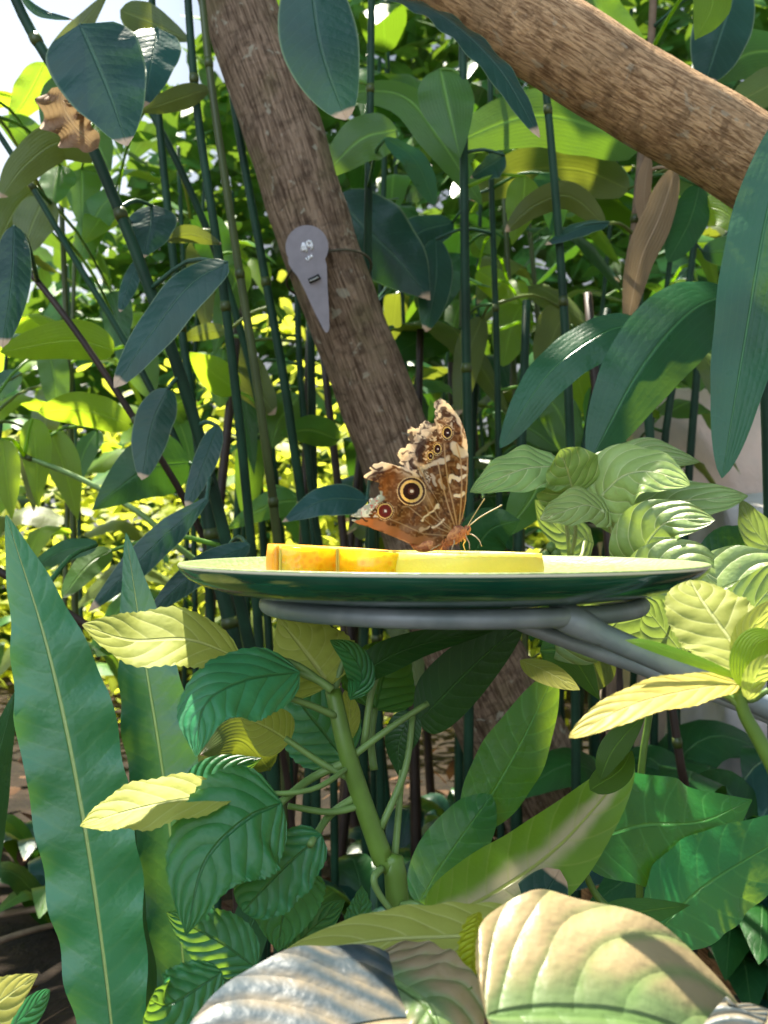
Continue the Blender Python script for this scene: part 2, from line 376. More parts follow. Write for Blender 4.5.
# ---------------------------------------------------------------- setting: ground, hedge, wall
def ground():
    n = 90; V, Fc = [], []
    for j in range(n + 1):
        for i in range(n + 1):
            x = -6 + 12 * i / n; y = -1.0 + 11 * (j / n) ** 1.5
            z = 0.05 * mnoise.noise(Vector((x * 1.3, y * 1.3, 0))) + 0.02 * mnoise.noise(Vector((x * 6, y * 6, 3)))
            V.append((x, y, z))
    for j in range(n):
        for i in range(n):
            a = j * (n + 1) + i; Fc.append((a, a + 1, a + n + 2, a + n + 1))
    m = plain_mat('soil', (0.035, 0.022, 0.014), 0.9, 0.6, 8, bump=1, bscale=40, spec=0.2, col2=(0.012, 0.009, 0.006), dist=0.01)
    o = mesh_obj('ground', V, Fc, m); tag(o, kind='structure')
ground()

def scatter_foliage(name, label, cat, mat, n, region, size, seed, lean=0.8, kind='stuff'):
    rs = random.Random(seed); V, Fc, U = [], [], []
    for _ in range(n):
        p = region(rs)
        if p is None: continue
        d = Vector((rs.uniform(-1, 1), rs.uniform(-1, 1), rs.uniform(-lean, .5))).normalized(); L = size * rs.uniform(.6, 1.4)
        nn = Vector((rs.uniform(-1, 1), rs.uniform(-1, 1), rs.uniform(0.2, 1.5))).normalized()
        pts = [p, p + d * L * .5 + Vector((0, 0, .06 * L)), p + d * L]
        v, f, uu = leaf_geo(pts, L * .45, 'ovate', nn, nL=4, nW=2, apparent=False, seed=rs.random())
        k = len(V); V += v; U += uu; Fc += [tuple(q + k for q in ff) for ff in f]
    o = mesh_obj(name, V, Fc, mat, None, U); tag(o, label, cat, kind=kind); return o

def box_region(x0, x1, y0, y1, z0, z1, keep=None):
    def f(r):
        p = Vector((r.uniform(x0, x1), r.uniform(y0, y1), r.uniform(z0, z1)))
        if keep and not keep(p): return None
        return p
    return f

# pale garden buildings far behind, seen only through gaps
m = plain_mat('pink_render', (0.72, 0.50, 0.48), 0.8, 0.1, 3)
m2 = plain_mat('white_render', (0.8, 0.78, 0.75), 0.8, 0.1, 3)

# stone wall at the right
def stone_block(name, x0, x1, y0, y1, z0, z1, mat, seed, amp=0.02):
    bm = bmesh.new(); bmesh.ops.create_cube(bm, size=1)
    bmesh.ops.subdivide_edges(bm, edges=bm.edges[:], cuts=14, use_grid_fill=True)
    for v in bm.verts:
        p = Vector((x0 + (v.co.x + .5) * (x1 - x0), y0 + (v.co.y + .5) * (y1 - y0), z0 + (v.co.z + .5) * (z1 - z0)))
        e = Vector((v.co.x, v.co.y, v.co.z)); cnt = sum(abs(c) > .45 for c in e)
        if cnt >= 2: p -= Vector((e.x * .02, e.y * .02, e.z * .02))
        q = p * 5 + Vector((seed, 0, 0)); p += Vector((mnoise.noise(q), mnoise.noise(q + Vector((9, 0, 0))), mnoise.noise(q + Vector((0, 9, 0))))) * amp
        v.co = p
    c = Vector(((x0 + x1) / 2, (y0 + y1) / 2, z0))
    for v in bm.verts: v.co -= c
    me = bpy.data.meshes.new(name); bm.to_mesh(me); bm.free(); me.materials.append(mat)
    me.polygons.foreach_set('use_smooth', [True] * len(me.polygons))
    o = bpy.data.objects.new(name, me); o.location = c; C.objects.link(o); return o
stone = plain_mat('weathered_stone', (0.80, 0.62, 0.52), 0.85, 0.2, 6, bump=.7, bscale=25, col2=(0.55, 0.46, 0.38), dist=0.01)
stone2 = plain_mat('grey_rock', (0.66, 0.62, 0.60), 0.85, 0.2, 6, bump=.7, bscale=20, col2=(0.38, 0.36, 0.33), dist=0.01)
o = stone_block('stone_block', at(640, 500, 1.9).x, 1.5, 1.9, 2.3, -0.03, at(700, 388, 1.9).z, stone, 1)
tag(o, 'weathered pinkish stone block behind the vine leaves at the right', 'stone')
o = stone_block('boulder', at(728, 500, 1.5).x, 0.95, 1.5, 1.82, -0.03, at(760, 482, 1.5).z, stone2, 5, 0.05)
tag(o, 'grey boulder in front of the pinkish stone block', 'rock')

# far foliage
sunny = lambda p: mnoise.noise(p * 1.6) > -0.25
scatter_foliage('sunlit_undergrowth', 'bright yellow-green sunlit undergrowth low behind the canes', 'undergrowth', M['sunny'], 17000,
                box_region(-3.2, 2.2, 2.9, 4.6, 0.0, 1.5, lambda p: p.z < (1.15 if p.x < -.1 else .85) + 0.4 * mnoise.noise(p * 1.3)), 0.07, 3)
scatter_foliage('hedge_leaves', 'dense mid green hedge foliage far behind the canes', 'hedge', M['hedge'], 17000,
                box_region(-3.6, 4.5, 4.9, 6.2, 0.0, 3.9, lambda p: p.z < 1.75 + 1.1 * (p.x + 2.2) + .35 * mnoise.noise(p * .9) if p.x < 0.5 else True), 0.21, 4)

# ---------------------------------------------------------------- tree trunk and branch
def big_limb(name, spec, mat, parent, n=40, rough=0.05, seed=0, seg=60):
    P = [at(x, y, d) for (x, y, w, d) in spec]; R = [w * d / F / 2 for (x, y, w, d) in spec]
    sp = spline(P, seg); rr = [q.x for q in spline([Vector((r, 0, 0)) for r in R], seg)]
    V, Fc, U = tube_geo(sp, rr, n, True, rough, seed)
    return mesh_obj(name, V, Fc, mat, parent, U)
tl = at(600, 900, 1.62); tl.z = 0
t = thing('tree', 'slanting brown tree trunk carrying the grey number tag', 'tree', tl)
big_limb('trunk', [(205, -120, 72, 1.25), (237, 0, 76, 1.25), (283, 130, 78, 1.25), (322, 256, 78, 1.26), (362, 360, 76, 1.28), (400, 460, 80, 1.32), (450, 600, 92, 1.4),
                   (510, 730, 104, 1.5), (575, 860, 118, 1.58), (640, 1010, 150, 1.62), (650, 1060, 190, 1.62)], M['bark'], t, 48, 0.05, 2, 90)
big_limb('root', [(560, 850, 70, 1.50), (600, 885, 84, 1.36), (655, 925, 70, 1.27), (730, 985, 40, 1.2), (760, 1010, 20, 1.18)], M['rootbark'], t, 28, 0.12, 5, 30)
tb = at(1100, 375, 0.98); tb2 = tb.copy(); tb2.z = 0
t = thing('tree_branch', 'thick warm brown tree branch crossing the top right corner', 'branch', tb2)
big_limb('limb', [(330, -95, 84, .93), (440, -30, 88, .92), (520, 20, 92, .91), (566, 49, 92, .90), (620, 84, 90, .90), (700, 130, 90, .90), (768, 172, 92, .90), (860, 232, 96, .90), (980, 330, 100, .93), (1080, 560, 110, 1.0), (1120, 1200, 120, 1.1)],
         M['bark2'], t, 44, 0.04, 9, 90)

# ---------------------------------------------------------------- number tag on the trunk
def tag_sign():
    d = 1.19
    def q(x, y, dd=0): return at(x, y, d + dd)
    out = []
    cx, cy, r = 307, 247, 21.5
    for k in range(27):
        a = math.radians(152 + k * (242 / 26))          # over the top, left shoulder to right
        out.append((cx + r * math.cos(a), cy + r * 1.02 * math.sin(a)))
    out += [(326.6, 264), (327.5, 285), (329, 310), (329.4, 328), (328, 332.3), (325.4, 332.5), (322.5, 328), (314, 311), (305, 291), (298, 277), (293, 271), (288.5, 264)]
    t = thing('number_tag', 'grey keyhole-shaped tag numbered 49 tied to the slanting trunk', 'tag', q(307, 290))
    gm = plain_mat('grey_tag_plastic', (0.30, 0.27, 0.285), 0.6, 0.12, 60, bump=.15, bscale=300, dist=0.0005)
    V = [q(x, y) for x, y in out] + [q(x, y, 0.003) for x, y in out]; n = len(out)
    Fc = [tuple(range(n)), tuple(range(2 * n - 1, n - 1, -1))] + [(i, (i + 1) % n, (i + 1) % n + n, i + n) for i in range(n)]
    plate = mesh_obj('plate', V, Fc, gm, t, smooth=False)
    wm = plain_mat('white_print', (0.95, 0.95, 0.95), 0.5, 0.03)
    def strokes(cx, cy, rot, lines, w):          # characters as raised painted strokes, in photo units about (cx, cy)
        ca, sa = math.cos(math.radians(rot)), math.sin(math.radians(rot)); V, Fc = [], []
        for ln in lines:
            pts = [q(cx + x * ca + y * sa, cy - x * sa + y * ca, -.0004) for x, y in ln]
            if len(pts) == 2: pts = [pts[0], pts[0].lerp(pts[1], .5), pts[1]]
            v2, f2, _ = tube_geo(pts, [w * d / F / 2] * len(pts), 8); k = len(V); V += v2; Fc += [tuple(i + k for i in f) for f in f2]
        mesh_obj('lettering', V, Fc, wm, plate)
    circ = lambda x, y, rx, ry, a0, a1, n=14: [(x + rx * math.cos(math.radians(a0 + (a1 - a0) * i / n)), y + ry * math.sin(math.radians(a0 + (a1 - a0) * i / n))) for i in range(n + 1)]
    strokes(306.8, 246.6, 19, [[(-2.0, 4.8), (-2.0, -4.8)], [(-2.0, -4.8), (-6.2, 1.9)], [(-6.2, 1.9), (-.4, 1.9)]], 2.5)
    strokes(306.8, 246.6, 19, [circ(3.1, -1.9, 2.3, 2.6, 0, 360), [(5.4, -1.9), (5.3, 1.0), (3.6, 4.6)]], 2.4)
    strokes(309.2, 257.6, 33, [[(-3.1, -1.7), (-3.1, .6), (-2.2, 1.7), (-1.2, 1.5), (-.5, .6), (-.5, -1.7)], [(.9, -1.7), (.9, 1.7)], [(.9, 0), (3.1, 0)], [(3.1, -1.7), (3.1, 1.7)]], 1.3)
    dm = plain_mat('dark_slot', (0.02, 0.02, 0.015), 0.7)
    sm = [q(309, 281.2, -0.0008), q(314, 279, -0.0012), q(319.5, 276.2, -0.0008)]
    tube('slot', sm, 0.0033, 0.0033, dm, t, 8, 10)
    cm = plain_mat('cord_loop', (0.11, 0.10, 0.06), 0.7)
    tube('slot_loop', [q(310, 281, -0.0042), q(314, 279.4, -0.005), q(318.5, 277.2, -0.0042)], 0.0011, 0.0011, plain_mat('tie', (0.4, 0.42, 0.38), .5), t, 8, 8)
    # cord round the trunk
    c = at(329, 276, 1.262); R = 0.0515; pts = []
    for k in range(49):
        a = 2 * math.pi * k / 48
        pts.append(c + Vector((R * 1.04 * math.cos(a), R * 1.04 * math.sin(a), 0.012 * math.cos(a) - 0.014 * math.sin(a) + 0.002)))
    V, Fc, U = tube_geo(pts, [0.0016] * 49, 8); mesh_obj('cord', V, Fc, cm, t, U)
tag_sign()

# ---------------------------------------------------------------- feeding dish, stand, orange, butterfly
PC = Vector((at(441, 560, 0.5).x, 0.5, EYE.z - 0.0180))
def lathe(prof, n, c, wob=0.0):
    V, Fc, U = [], [], []
    for i, (r, z) in enumerate(prof):
        for k in range(n):
            a = 2 * math.pi * k / n
            rr = r * (1 + wob * math.sin(2 * a + .6)); V.append(c + Vector((rr * math.cos(a), rr * math.sin(a), z))); U.append((k / n, i / len(prof)))
    for i in range(len(prof) - 1):
        for k in range(n):
            a, b = i * n + k, i * n + (k + 1) % n; Fc.append((a, b, b + n, a + n))
    return V, Fc, U
def dish_mat():
    t = NT('green_glaze'); ob = t.obj(); sx = t.n('ShaderNodeSeparateXYZ'); t.l(ob, sx.inputs[0])
    geo = t.n('ShaderNodeNewGeometry'); nz = t.n('ShaderNodeSeparateXYZ'); t.l(geo.outputs['Normal'], nz.inputs[0])
    vo = t.n('ShaderNodeTexVoronoi'); vo.inputs['Scale'].default_value = 260; t.l(ob, vo.inputs['Vector'])
    cx, cy = t.math('MULTIPLY', sx.outputs[0], sx.outputs[0]), t.math('MULTIPLY', sx.outputs[1], sx.outputs[1])
    r = t.math('SQRT', t.math('ADD', cx, cy))
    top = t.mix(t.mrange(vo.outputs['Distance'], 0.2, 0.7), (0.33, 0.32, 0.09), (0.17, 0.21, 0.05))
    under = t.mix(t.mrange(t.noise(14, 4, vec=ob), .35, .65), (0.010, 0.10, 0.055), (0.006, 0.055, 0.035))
    col = t.mix(t.mrange(sx.outputs[2], -0.0012, -0.0004), under, (0.75, 0.72, 0.50))      # pale lip
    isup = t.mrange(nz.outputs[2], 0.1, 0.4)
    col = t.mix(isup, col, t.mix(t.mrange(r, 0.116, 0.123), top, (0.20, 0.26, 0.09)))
    b = t.n('ShaderNodeBsdfPrincipled'); t.l(col, b.inputs['Base Color']); b.inputs['Roughness'].default_value = 0.16
    t.l(t.math('MULTIPLY', isup, 0.4), b.inputs['Roughness'])
    b.inputs['Coat Weight'].default_value = 0.1; b.inputs['Coat Roughness'].default_value = 0.15
    rr = t.math('ADD', 0.14, t.math('MULTIPLY', isup, 0.35)); t.l(rr, b.inputs['Roughness'])
    hh = t.math('MULTIPLY', vo.outputs['Distance'], isup); t.l(t.bump(hh, 0.5, 0.001), b.inputs['Normal'])
    t.l(b.outputs[0], t.out.inputs[0]); return t.m
prof = [(0.0005, -0.0178), (0.05, -0.0178), (0.078, -0.0174), (0.084, -0.0164), (0.095, -0.0150), (0.108, -0.0128), (0.119, -0.0097), (0.126, -0.0062), (0.1297, -0.0026),
        (0.1308, 0.0000), (0.1304, 0.0008), (0.1290, 0.0009), (0.1270, 0.0000), (0.122, -0.0026), (0.112, -0.0048), (0.095, -0.0065), (0.07, -0.0075), (0.03, -0.0078), (0.0005, -0.0078)]
t_d = thing('feeding_dish', 'shallow green glazed round dish holding cut fruit on a metal ring', 'dish', PC)
prof = [(a * .984, b) for i, (a, b) in enumerate(prof)]
V, Fc, U = lathe(prof, 128, PC, 0.004); mesh_obj('dish_body', V, Fc, dish_mat(), t_d, U)

steel = plain_mat('galvanised_steel', (0.36, 0.42, 0.45), 0.5, 0.3, 25, bump=.35, bscale=120, metal=0.3, col2=(0.20, 0.26, 0.27), dist=0.0006)
RC = Vector((at(452, 600, .5).x, 0.5, PC.z - 0.0155 - 0.0042)); RR = 0.0915
t_s = thing('feeder_stand', 'galvanised steel ring and angled arm carrying the green dish', 'stand', (0.235, 0.43, 0))
pts = [RC + Vector((RR * math.cos(a), RR * math.sin(a), 0)) for a in [2 * math.pi * k / 72 for k in range(73)]]
V, Fc, U = tube_geo(pts, [0.0043] * 73, 14); mesh_obj('ring', V, Fc, steel, t_s, U)
def swept(name, pl, rad, parent, mat, n=14, seg=24):
    sp = spline(pl, seg); R = [q.x for q in spline([Vector((r, 0, 0)) for r in rad], seg)]
    V, Fc, U = tube_geo(sp, R, n); return mesh_obj(name, V, Fc, mat, parent, U)
swept('arm', [at(556, 615, .422), at(575, 623, .42), at(641, 652, .42), at(728, 690, .42), at(800, 721, .425), at(900, 757, .43), at(944, 775, .43)], [.0050, .0052, .0050, .0050, .0050, .005, .005], t_s, steel)
swept('brace', [at(516, 621, .47), at(534, 629, .465), at(600, 653, .46), at(654, 672, .455), at(750, 708, .44), at(850, 752, .435)], [.0036] * 6, t_s, steel)
swept('weld_joint', [at(548, 612, .423), at(572, 620, .421), at(604, 636, .42)], [.0046, .0066, .0051], t_s, steel, 16, 14)
pb = at(938, 775, .43); swept('post', [Vector((pb.x, pb.y, pb.z + .02)), Vector((pb.x, pb.y, .3)), Vector((pb.x, pb.y, -0.02))], [.009] * 3, t_s, steel)

# --- fruit
def fruit_mats(kind):
    if kind == 'orange':
        rind = plain_mat('orange_rind', (0.92, 0.34, 0.01), 0.4, 0.15, 50, bump=.5, bscale=420, sss=.3, dist=.0006)
        fl, pith, cellc = (0.95, 0.56, 0.01), (0.95, 0.62, 0.08), (0.90, 0.42, 0.005)
    else:
        rind = plain_mat('lemon_rind', (0.95, 0.72, 0.10), 0.4, 0.1, 50, bump=.4, bscale=420, sss=.3, dist=.0006)
        fl, pith, cellc = (0.95, 0.78, 0.10), (0.95, 0.82, 0.30), (0.92, 0.68, 0.05)
    t = NT(kind + '_flesh'); ob = t.obj()
    vo = t.n('ShaderNodeTexVoronoi'); vo.inputs['Scale'].default_value = 350; t.l(ob, vo.inputs['Vector'])
    c = t.mix(t.mrange(vo.outputs['Distance'], 0.1, 0.6), cellc, fl)
    b = t.n('ShaderNodeBsdfPrincipled'); t.l(c, b.inputs['Base Color']); b.inputs['Roughness'].default_value = 0.22
    b.inputs['Subsurface Weight'].default_value = 0.6; b.inputs['Subsurface Radius'].default_value = (0.012, 0.008, 0.002); b.inputs['Subsurface Scale'].default_value = 1
    t.l(t.bump(vo.outputs['Distance'], 0.4, .0006), b.inputs['Normal']); t.l(b.outputs[0], t.out.inputs[0])
    return rind, t.m, plain_mat(kind + '_pith', pith, .6, .08, 80, sss=.4)

def citrus(name, label, c, R, h0, h1, rot, span, mats, sq=1.0):
    """thick citrus wedge lying flat: rind shell, pith layer and flesh segments; span = (a0, a1) degrees of the rind arc"""
    rind, flesh, pith = mats; t = thing(name, label, 'fruit', c)
    a0, a1 = map(math.radians, span); full = span[1] - span[0] >= 359; n = 48
    def ring(rr, zf):
        out = []
        for k in range(n + 1):
            a = a0 + (a1 - a0) * k / n; p = Vector((rr * math.cos(a), rr * sq * math.sin(a), 0)); p.rotate(Matrix.Rotation(math.radians(rot), 3, 'Z'))
            hh = h0 + (h1 - h0) * (p.x / R + 1) / 2
            out.append(c + Vector((p.x, p.y, zf * hh)))
        return out
    def solid(nm, r_in, r_out, zb, zt, mat, par, bulge=0.0):
        rings = [ring(r_out, zb), ring(r_out + bulge * R * .6, zb + (zt - zb) * .25), ring(r_out + bulge * R, zb + (zt - zb) * .5), ring(r_out + bulge * R * .6, zb + (zt - zb) * .75), ring(r_out, zt)]
        top_in = ring(r_in, zt); bot_in = ring(r_in, zb)
        rings += [top_in, bot_in]; V = [p for r in rings for p in r]; m_ = n + 1; Fc = []
        for i in range(len(rings)):
            j = (i + 1) % len(rings)
            for k in range(n): Fc.append((i * m_ + k, i * m_ + k + 1, j * m_ + k + 1, j * m_ + k))
        if not full:
            Fc.append(tuple(i * m_ for i in range(len(rings)))); Fc.append(tuple(i * m_ + n for i in range(len(rings)))[::-1])
        return mesh_obj(nm, V, Fc, mat, par)
    solid('rind', R * .95, R, 0.02, 1.0, rind, t, .03)
    solid('pith', R * .90, R * .955, 0.01, 0.985, pith, t)
    sg = solid('flesh', 0.0002, R * .905, 0.0, 0.96, flesh, t)
    # segment walls
    V, Fc = [], []
    nseg = 10 if full else max(3, int((span[1] - span[0]) / 36))
    for s in (range(nseg) if full else range(1, nseg)):
        a = a0 + (a1 - a0) * s / nseg; d = Vector((math.cos(a), math.sin(a) * sq, 0)); d.rotate(Matrix.Rotation(math.radians(rot), 3, 'Z')); e = Vector((-d.y, d.x, 0)) * 0.0005
        k = len(V)
        for rr in (0, R * .91):
            p = c + d * rr; hh = h0 + (h1 - h0) * ((d * rr).x / R + 1) / 2
            V += [p - e, p + e, p + e + Vector((0, 0, hh * .985)), p - e + Vector((0, 0, hh * .985))]
        Fc += [(k, k + 1, k + 2, k + 3), (k + 4, k + 7, k + 6, k + 5), (k, k + 3, k + 7, k + 4), (k + 1, k + 5, k + 6, k + 2), (k + 3, k + 2, k + 6, k + 7)]
    mesh_obj('membrane', V, Fc, pith, t, smooth=False)
    return t
zf = PC.z - 0.0078
om, lm = fruit_mats('orange'), fruit_mats('lemon')
citrus('orange_slice', 'thick orange wedge with rough rind at the left of the dish', Vector((at(338, 560, .445).x, .440, zf + 0.0012)), 0.0305, 0.0172, 0.0135, -10, (0, 224), om)
citrus('lemon_slice', 'pale yellow citrus slice under the butterfly, sunlit on the dish', Vector((at(463, 560, .450).x, .452, zf + 0.0005)), 0.0355, 0.0144, 0.0134, 0, (0, 360), lm, .82)

# --- butterfly: wing pattern is worked out in its own plane, in units of 1/4.8 photo pixel
BD = 0.455
def bpt(cx, cy, dd=0): return at(340 + cx / 4.8, 390 + cy / 4.8, BD + dd)
FORE = [(560, 690), (590, 610), (605, 540), (612, 450), (616, 370), (615, 310), (611, 250), (598, 190), (580, 145), (556, 108), (530, 75), (505, 52), (482, 40), (465, 50), (450, 62), (451, 82), (460, 92), (452, 108), (458, 125),
        (452, 142), (455, 158), (438, 162), (425, 152), (406, 147), (398, 160), (383, 164), (378, 182), (360, 186), (343, 177), (326, 190), (323, 203), (338, 214), (326, 226), (330, 242), (345, 250), (322, 262), (316, 278), (292, 281), (282, 296),
        (270, 306), (282, 322), (292, 338), (284, 350), (304, 362), (310, 380), (330, 400), (352, 440), (400, 520), (460, 610), (500, 680)]
HIND = [(548, 668), (528, 630), (500, 590), (478, 553), (455, 515), (430, 478), (408, 442), (385, 412), (352, 392), (325, 380), (300, 369), (272, 364), (250, 356), (222, 350), (200, 345), (180, 354), (163, 353), (155, 364), (140, 374), (152, 388),
        (135, 398), (117, 408), (114, 420), (135, 430), (158, 437), (180, 442), (190, 448), (184, 466), (190, 484), (196, 505), (186, 503), (175, 515), (160, 522), (150, 518), (138, 527), (142, 545), (120, 552), (104, 566), (88, 574), (82, 590), (62, 597), (50, 604),
        (70, 610), (98, 614), (92, 625), (60, 620), (55, 626), (80, 640), (120, 652), (165, 668), (205, 683), (245, 700), (280, 714), (330, 736), (400, 748), (470, 745), (520, 722), (548, 700)]
def inside(poly, X, Y):
    r = np.zeros(X.shape, bool); n = len(poly)
    for i in range(n):
        x1, y1 = poly[i]; x2, y2 = poly[(i + 1) % n]
        c = ((y1 > Y) != (y2 > Y)); 
        with np.errstate(divide='ignore', invalid='ignore'): xx = (x2 - x1) * (Y - y1) / (y2 - y1 + 1e-12) + x1
        r ^= c & (X < xx)
    return r
def pdist(line, X, Y):
    d = np.full(X.shape, 1e9)
    for (x1, y1), (x2, y2) in zip(line[:-1], line[1:]):
        vx, vy = x2 - x1, y2 - y1; t_ = np.clip(((X - x1) * vx + (Y - y1) * vy) / (vx * vx + vy * vy), 0, 1)
        d = np.minimum(d, np.hypot(X - x1 - t_ * vx, Y - y1 - t_ * vy))
    return d
_rng = np.random.RandomState(4)
_tab = _rng.rand(64, 64)
def vnoise(X, Y, s):
    x, y = X / s, Y / s; i, j = np.floor(x).astype(int), np.floor(y).astype(int); fx, fy = x - i, y - j
    fx, fy = fx * fx * (3 - 2 * fx), fy * fy * (3 - 2 * fy); g = lambda a, b: _tab[a % 64, b % 64]
    return (g(i, j) * (1 - fx) + g(i + 1, j) * fx) * (1 - fy) + (g(i, j + 1) * (1 - fx) + g(i + 1, j + 1) * fx) * fy
def paint(X, Y, fore):
    n1, n2 = vnoise(X, Y, 30), vnoise(X + 99, Y + 7, 9)
    wx, wy = X + (vnoise(X, Y, 22) - .5) * 16, Y + (vnoise(X + 50, Y, 22) - .5) * 16
    c = np.zeros(X.shape + (3,)); BR = np.array((0.25, 0.095, 0.022)); DK = np.array((0.06, 0.020, 0.008)); CR = np.array((0.95, 0.80, 0.58)); TN = np.array((0.55, 0.32, 0.14))
    def lay(mask, col):
        mk = np.clip(mask, 0, 1)[..., None]; c[:] = c * (1 - mk) + np.asarray(col) * mk
    c[:] = BR; lay((n1 - .35) * 1.6, DK * 0.5 + BR * .5); lay((n2 - .5) * 1.6, TN); lay(np.clip((vnoise(wx + 7, wy + 31, 17) - .62) * 4, 0, .6), DK)
    band = lambda line, w, soft=3: 1 - np.clip((pdist(line, wx, wy) - w) / soft, 0, 1)
    if fore:
        edge = [(482, 45), (452, 130), (400, 150), (330, 200), (320, 262), (275, 310), (300, 362), (330, 400)]
        d = pdist(edge, wx, wy); lay((1 - d / 95) * 1.5 * (0.45 + n1), CR)
        lay(np.clip((vnoise(wx, wy, 15) - .50) * 7, 0, 1) * (d < 100) * np.clip((110 - d) / 40, 0, 1) * 0.8, DK * 1.6); lay(np.clip((vnoise(wx + 40, wy, 8) - .62) * 8, 0, 1) * (d < 110) * .7, CR)
        lay(band([(350, 320), (420, 265), (470, 230)], 10, 8) * .0, CR)
        lay(band([(395, 260), (375, 300), (385, 330)], 14, 8) * .9, DK * 1.2); lay(band([(340, 340), (365, 370)], 7, 6) * .9, DK * 1.5)
        lay(band([(500, 110), (540, 120), (565, 165)], 9, 6) * .7, DK * 1.8); lay(band([(470, 150), (500, 160)], 6, 6) * .8, BR)
        lay(band([(520, 70), (560, 120), (590, 180), (603, 250), (608, 310)], 9, 8) * .8, CR)
        lay(band([(545, 270), (580, 300), (606, 300)], 17, 8) * .85, CR)
        lay(band([(585, 165), (600, 230)], 4, 3) * .7, BR)
        lay(band([(525, 440), (530, 415), (565, 420), (575, 428), (608, 408)], 7, 3), CR)
        lay(band([(552, 505), (580, 512), (590, 500)], 7, 3), CR)
        lay(band([(570, 365), (600, 375)], 6, 3) * .8, CR)
        lay(band([(400, 370), (470, 350), (520, 330)], 9, 6) * .8, CR); lay(band([(380, 420), (430, 470)], 5, 4) * .7, CR)
        lay(band([(440, 400), (455, 450)], 5, 4) * .6, CR); lay(band([(478, 430), (495, 470)], 5, 4) * .5, CR)
        for v in ([(560, 680), (520, 560), (490, 450), (470, 350)], [(565, 670), (545, 560), (520, 450), (505, 340), (500, 260)], [(570, 670), (580, 560), (585, 450), (580, 340), (560, 260)], [(555, 690), (480, 560), (420, 450), (375, 370)],
                  [(575, 660), (600, 560), (609, 450), (612, 330)]):
            lay((1 - np.clip((pdist(v, X, Y) - 2.2) / 2.5, 0, 1)) * .85, (0.66, 0.42, 0.20))
        eyes = [(515, 205, 30, 38, 18), (468, 283, 25, 33, 15), (434, 316, 20, 28, 11)]
    else:
        edge = [(114, 415), (165, 360), (200, 350), (250, 360), (310, 378), (352, 396)]
        d = pdist(edge, wx, wy); lay((1 - d / 38) * 1.8, CR)
        for v in ([(130, 425), (180, 395), (260, 380)], [(150, 440), (200, 415), (235, 400), (300, 400)], [(150, 370), (180, 385), (205, 372)], [(255, 372), (310, 392), (345, 410)]):
            lay(band(v, 3.5, 2.5) * .9, DK * 1.6)
        lay(band([(390, 625), (405, 610), (440, 590), (475, 555)], 4, 3), CR); lay(band([(450, 660), (475, 640), (500, 615)], 4, 3), CR); lay(band([(380, 670), (400, 668), (430, 655)], 4, 3) * .8, CR)
        lay(band([(300, 660), (340, 665), (400, 655)], 10, 12) * .5, (0.42, 0.26, 0.15)); lay(band([(290, 400), (370, 440), (430, 540)], 14, 14) * .5, TN)
        lay(band([(250, 400), (230, 450), (240, 500)], 26, 20) * .5, BR * 1.2)
        lay(band([(60, 622), (140, 632), (220, 665), (330, 715), (440, 730)], 17, 8) * .95, (0.48, 0.22, 0.08))
        lay(band([(75, 618), (130, 622)], 3, 3) * .9, (0.05, 0.03, 0.02)); lay(band([(200, 690), (330, 735)], 4, 3) * .6, (0.75, 0.5, 0.25))
        lay(band([(60, 603), (110, 580), (150, 545), (185, 515)], 24, 6) * .95, (0.42, 0.46, 0.42)); lay(((vnoise(X, Y, 8) > .62) & (X < 190) & (Y > 510) & (Y < 612)) * .7, (0.75, 0.78, 0.72))
        lay(((vnoise(X + 9, Y, 7) > .75) & (X < 190) & (Y > 510) & (Y < 600)) * .8, (0.55, 0.12, 0.12))
        for v in ([(548, 680), (470, 610), (415, 500), (370, 420)], [(540, 690), (440, 650), (330, 560), (300, 560)], [(540, 680), (430, 600), (410, 560)], [(530, 700), (400, 690), (290, 640), (240, 620)]):
            lay((1 - np.clip((pdist(v, X, Y) - 1.8) / 2.5, 0, 1)) * .6, (0.62, 0.42, 0.22))
        eyes = [(343, 486, 70, 70, 40), (216, 581, 44, 44, 31)]
    for (ex, ey, rx, ry, core) in eyes:
        r = np.hypot((X - ex) / rx, (Y - ey) / ry); cr = core / rx
        lay((r < 1.0) * 1.0, (0.80, 0.58, 0.30)); lay((np.abs(r - (cr + (1 - cr) * .66)) < (1 - cr) * .17) * 1.0, (0.10, 0.04, 0.02)); lay(((r < cr + (1 - cr) * .42)) * 1.0, (0.86, 0.62, 0.22))
        lay((r < cr + .02) * 1.0, (0.05, 0.012, 0.008) if core != 31 else (0.20, 0.02, 0.012)); lay((np.hypot(X - ex + 1, Y - ey) < core * .42) * .8, (0.22, 0.07, 0.04))
        lay((np.hypot(X - ex - 2, Y - ey) < max(3, core * .22)) * 1.0, (0.95, 0.85, 0.8))
    return np.clip(c, 0, 1)
def wing_mat():
    t = NT('wing_scales'); at_ = t.n('ShaderNodeVertexColor', layer_name='Col')
    b = t.n('ShaderNodeBsdfPrincipled'); t.l(at_.outputs[0], b.inputs['Base Color']); b.inputs['Roughness'].default_value = .6; b.inputs['Specular IOR Level'].default_value = .25
    tr = t.n('ShaderNodeBsdfTranslucent'); t.l(at_.outputs[0], tr.inputs[0]); mx = t.n('ShaderNodeMixShader'); mx.inputs[0].default_value = .5
    nz = t.bump(t.noise(700, 2, vec=t.obj()), .3, .0004); t.l(nz, b.inputs['Normal'])
    t.l(b.outputs[0], mx.inputs[1]); t.l(tr.outputs[0], mx.inputs[2]); t.l(mx.outputs[0], t.out.inputs[0]); return t.m
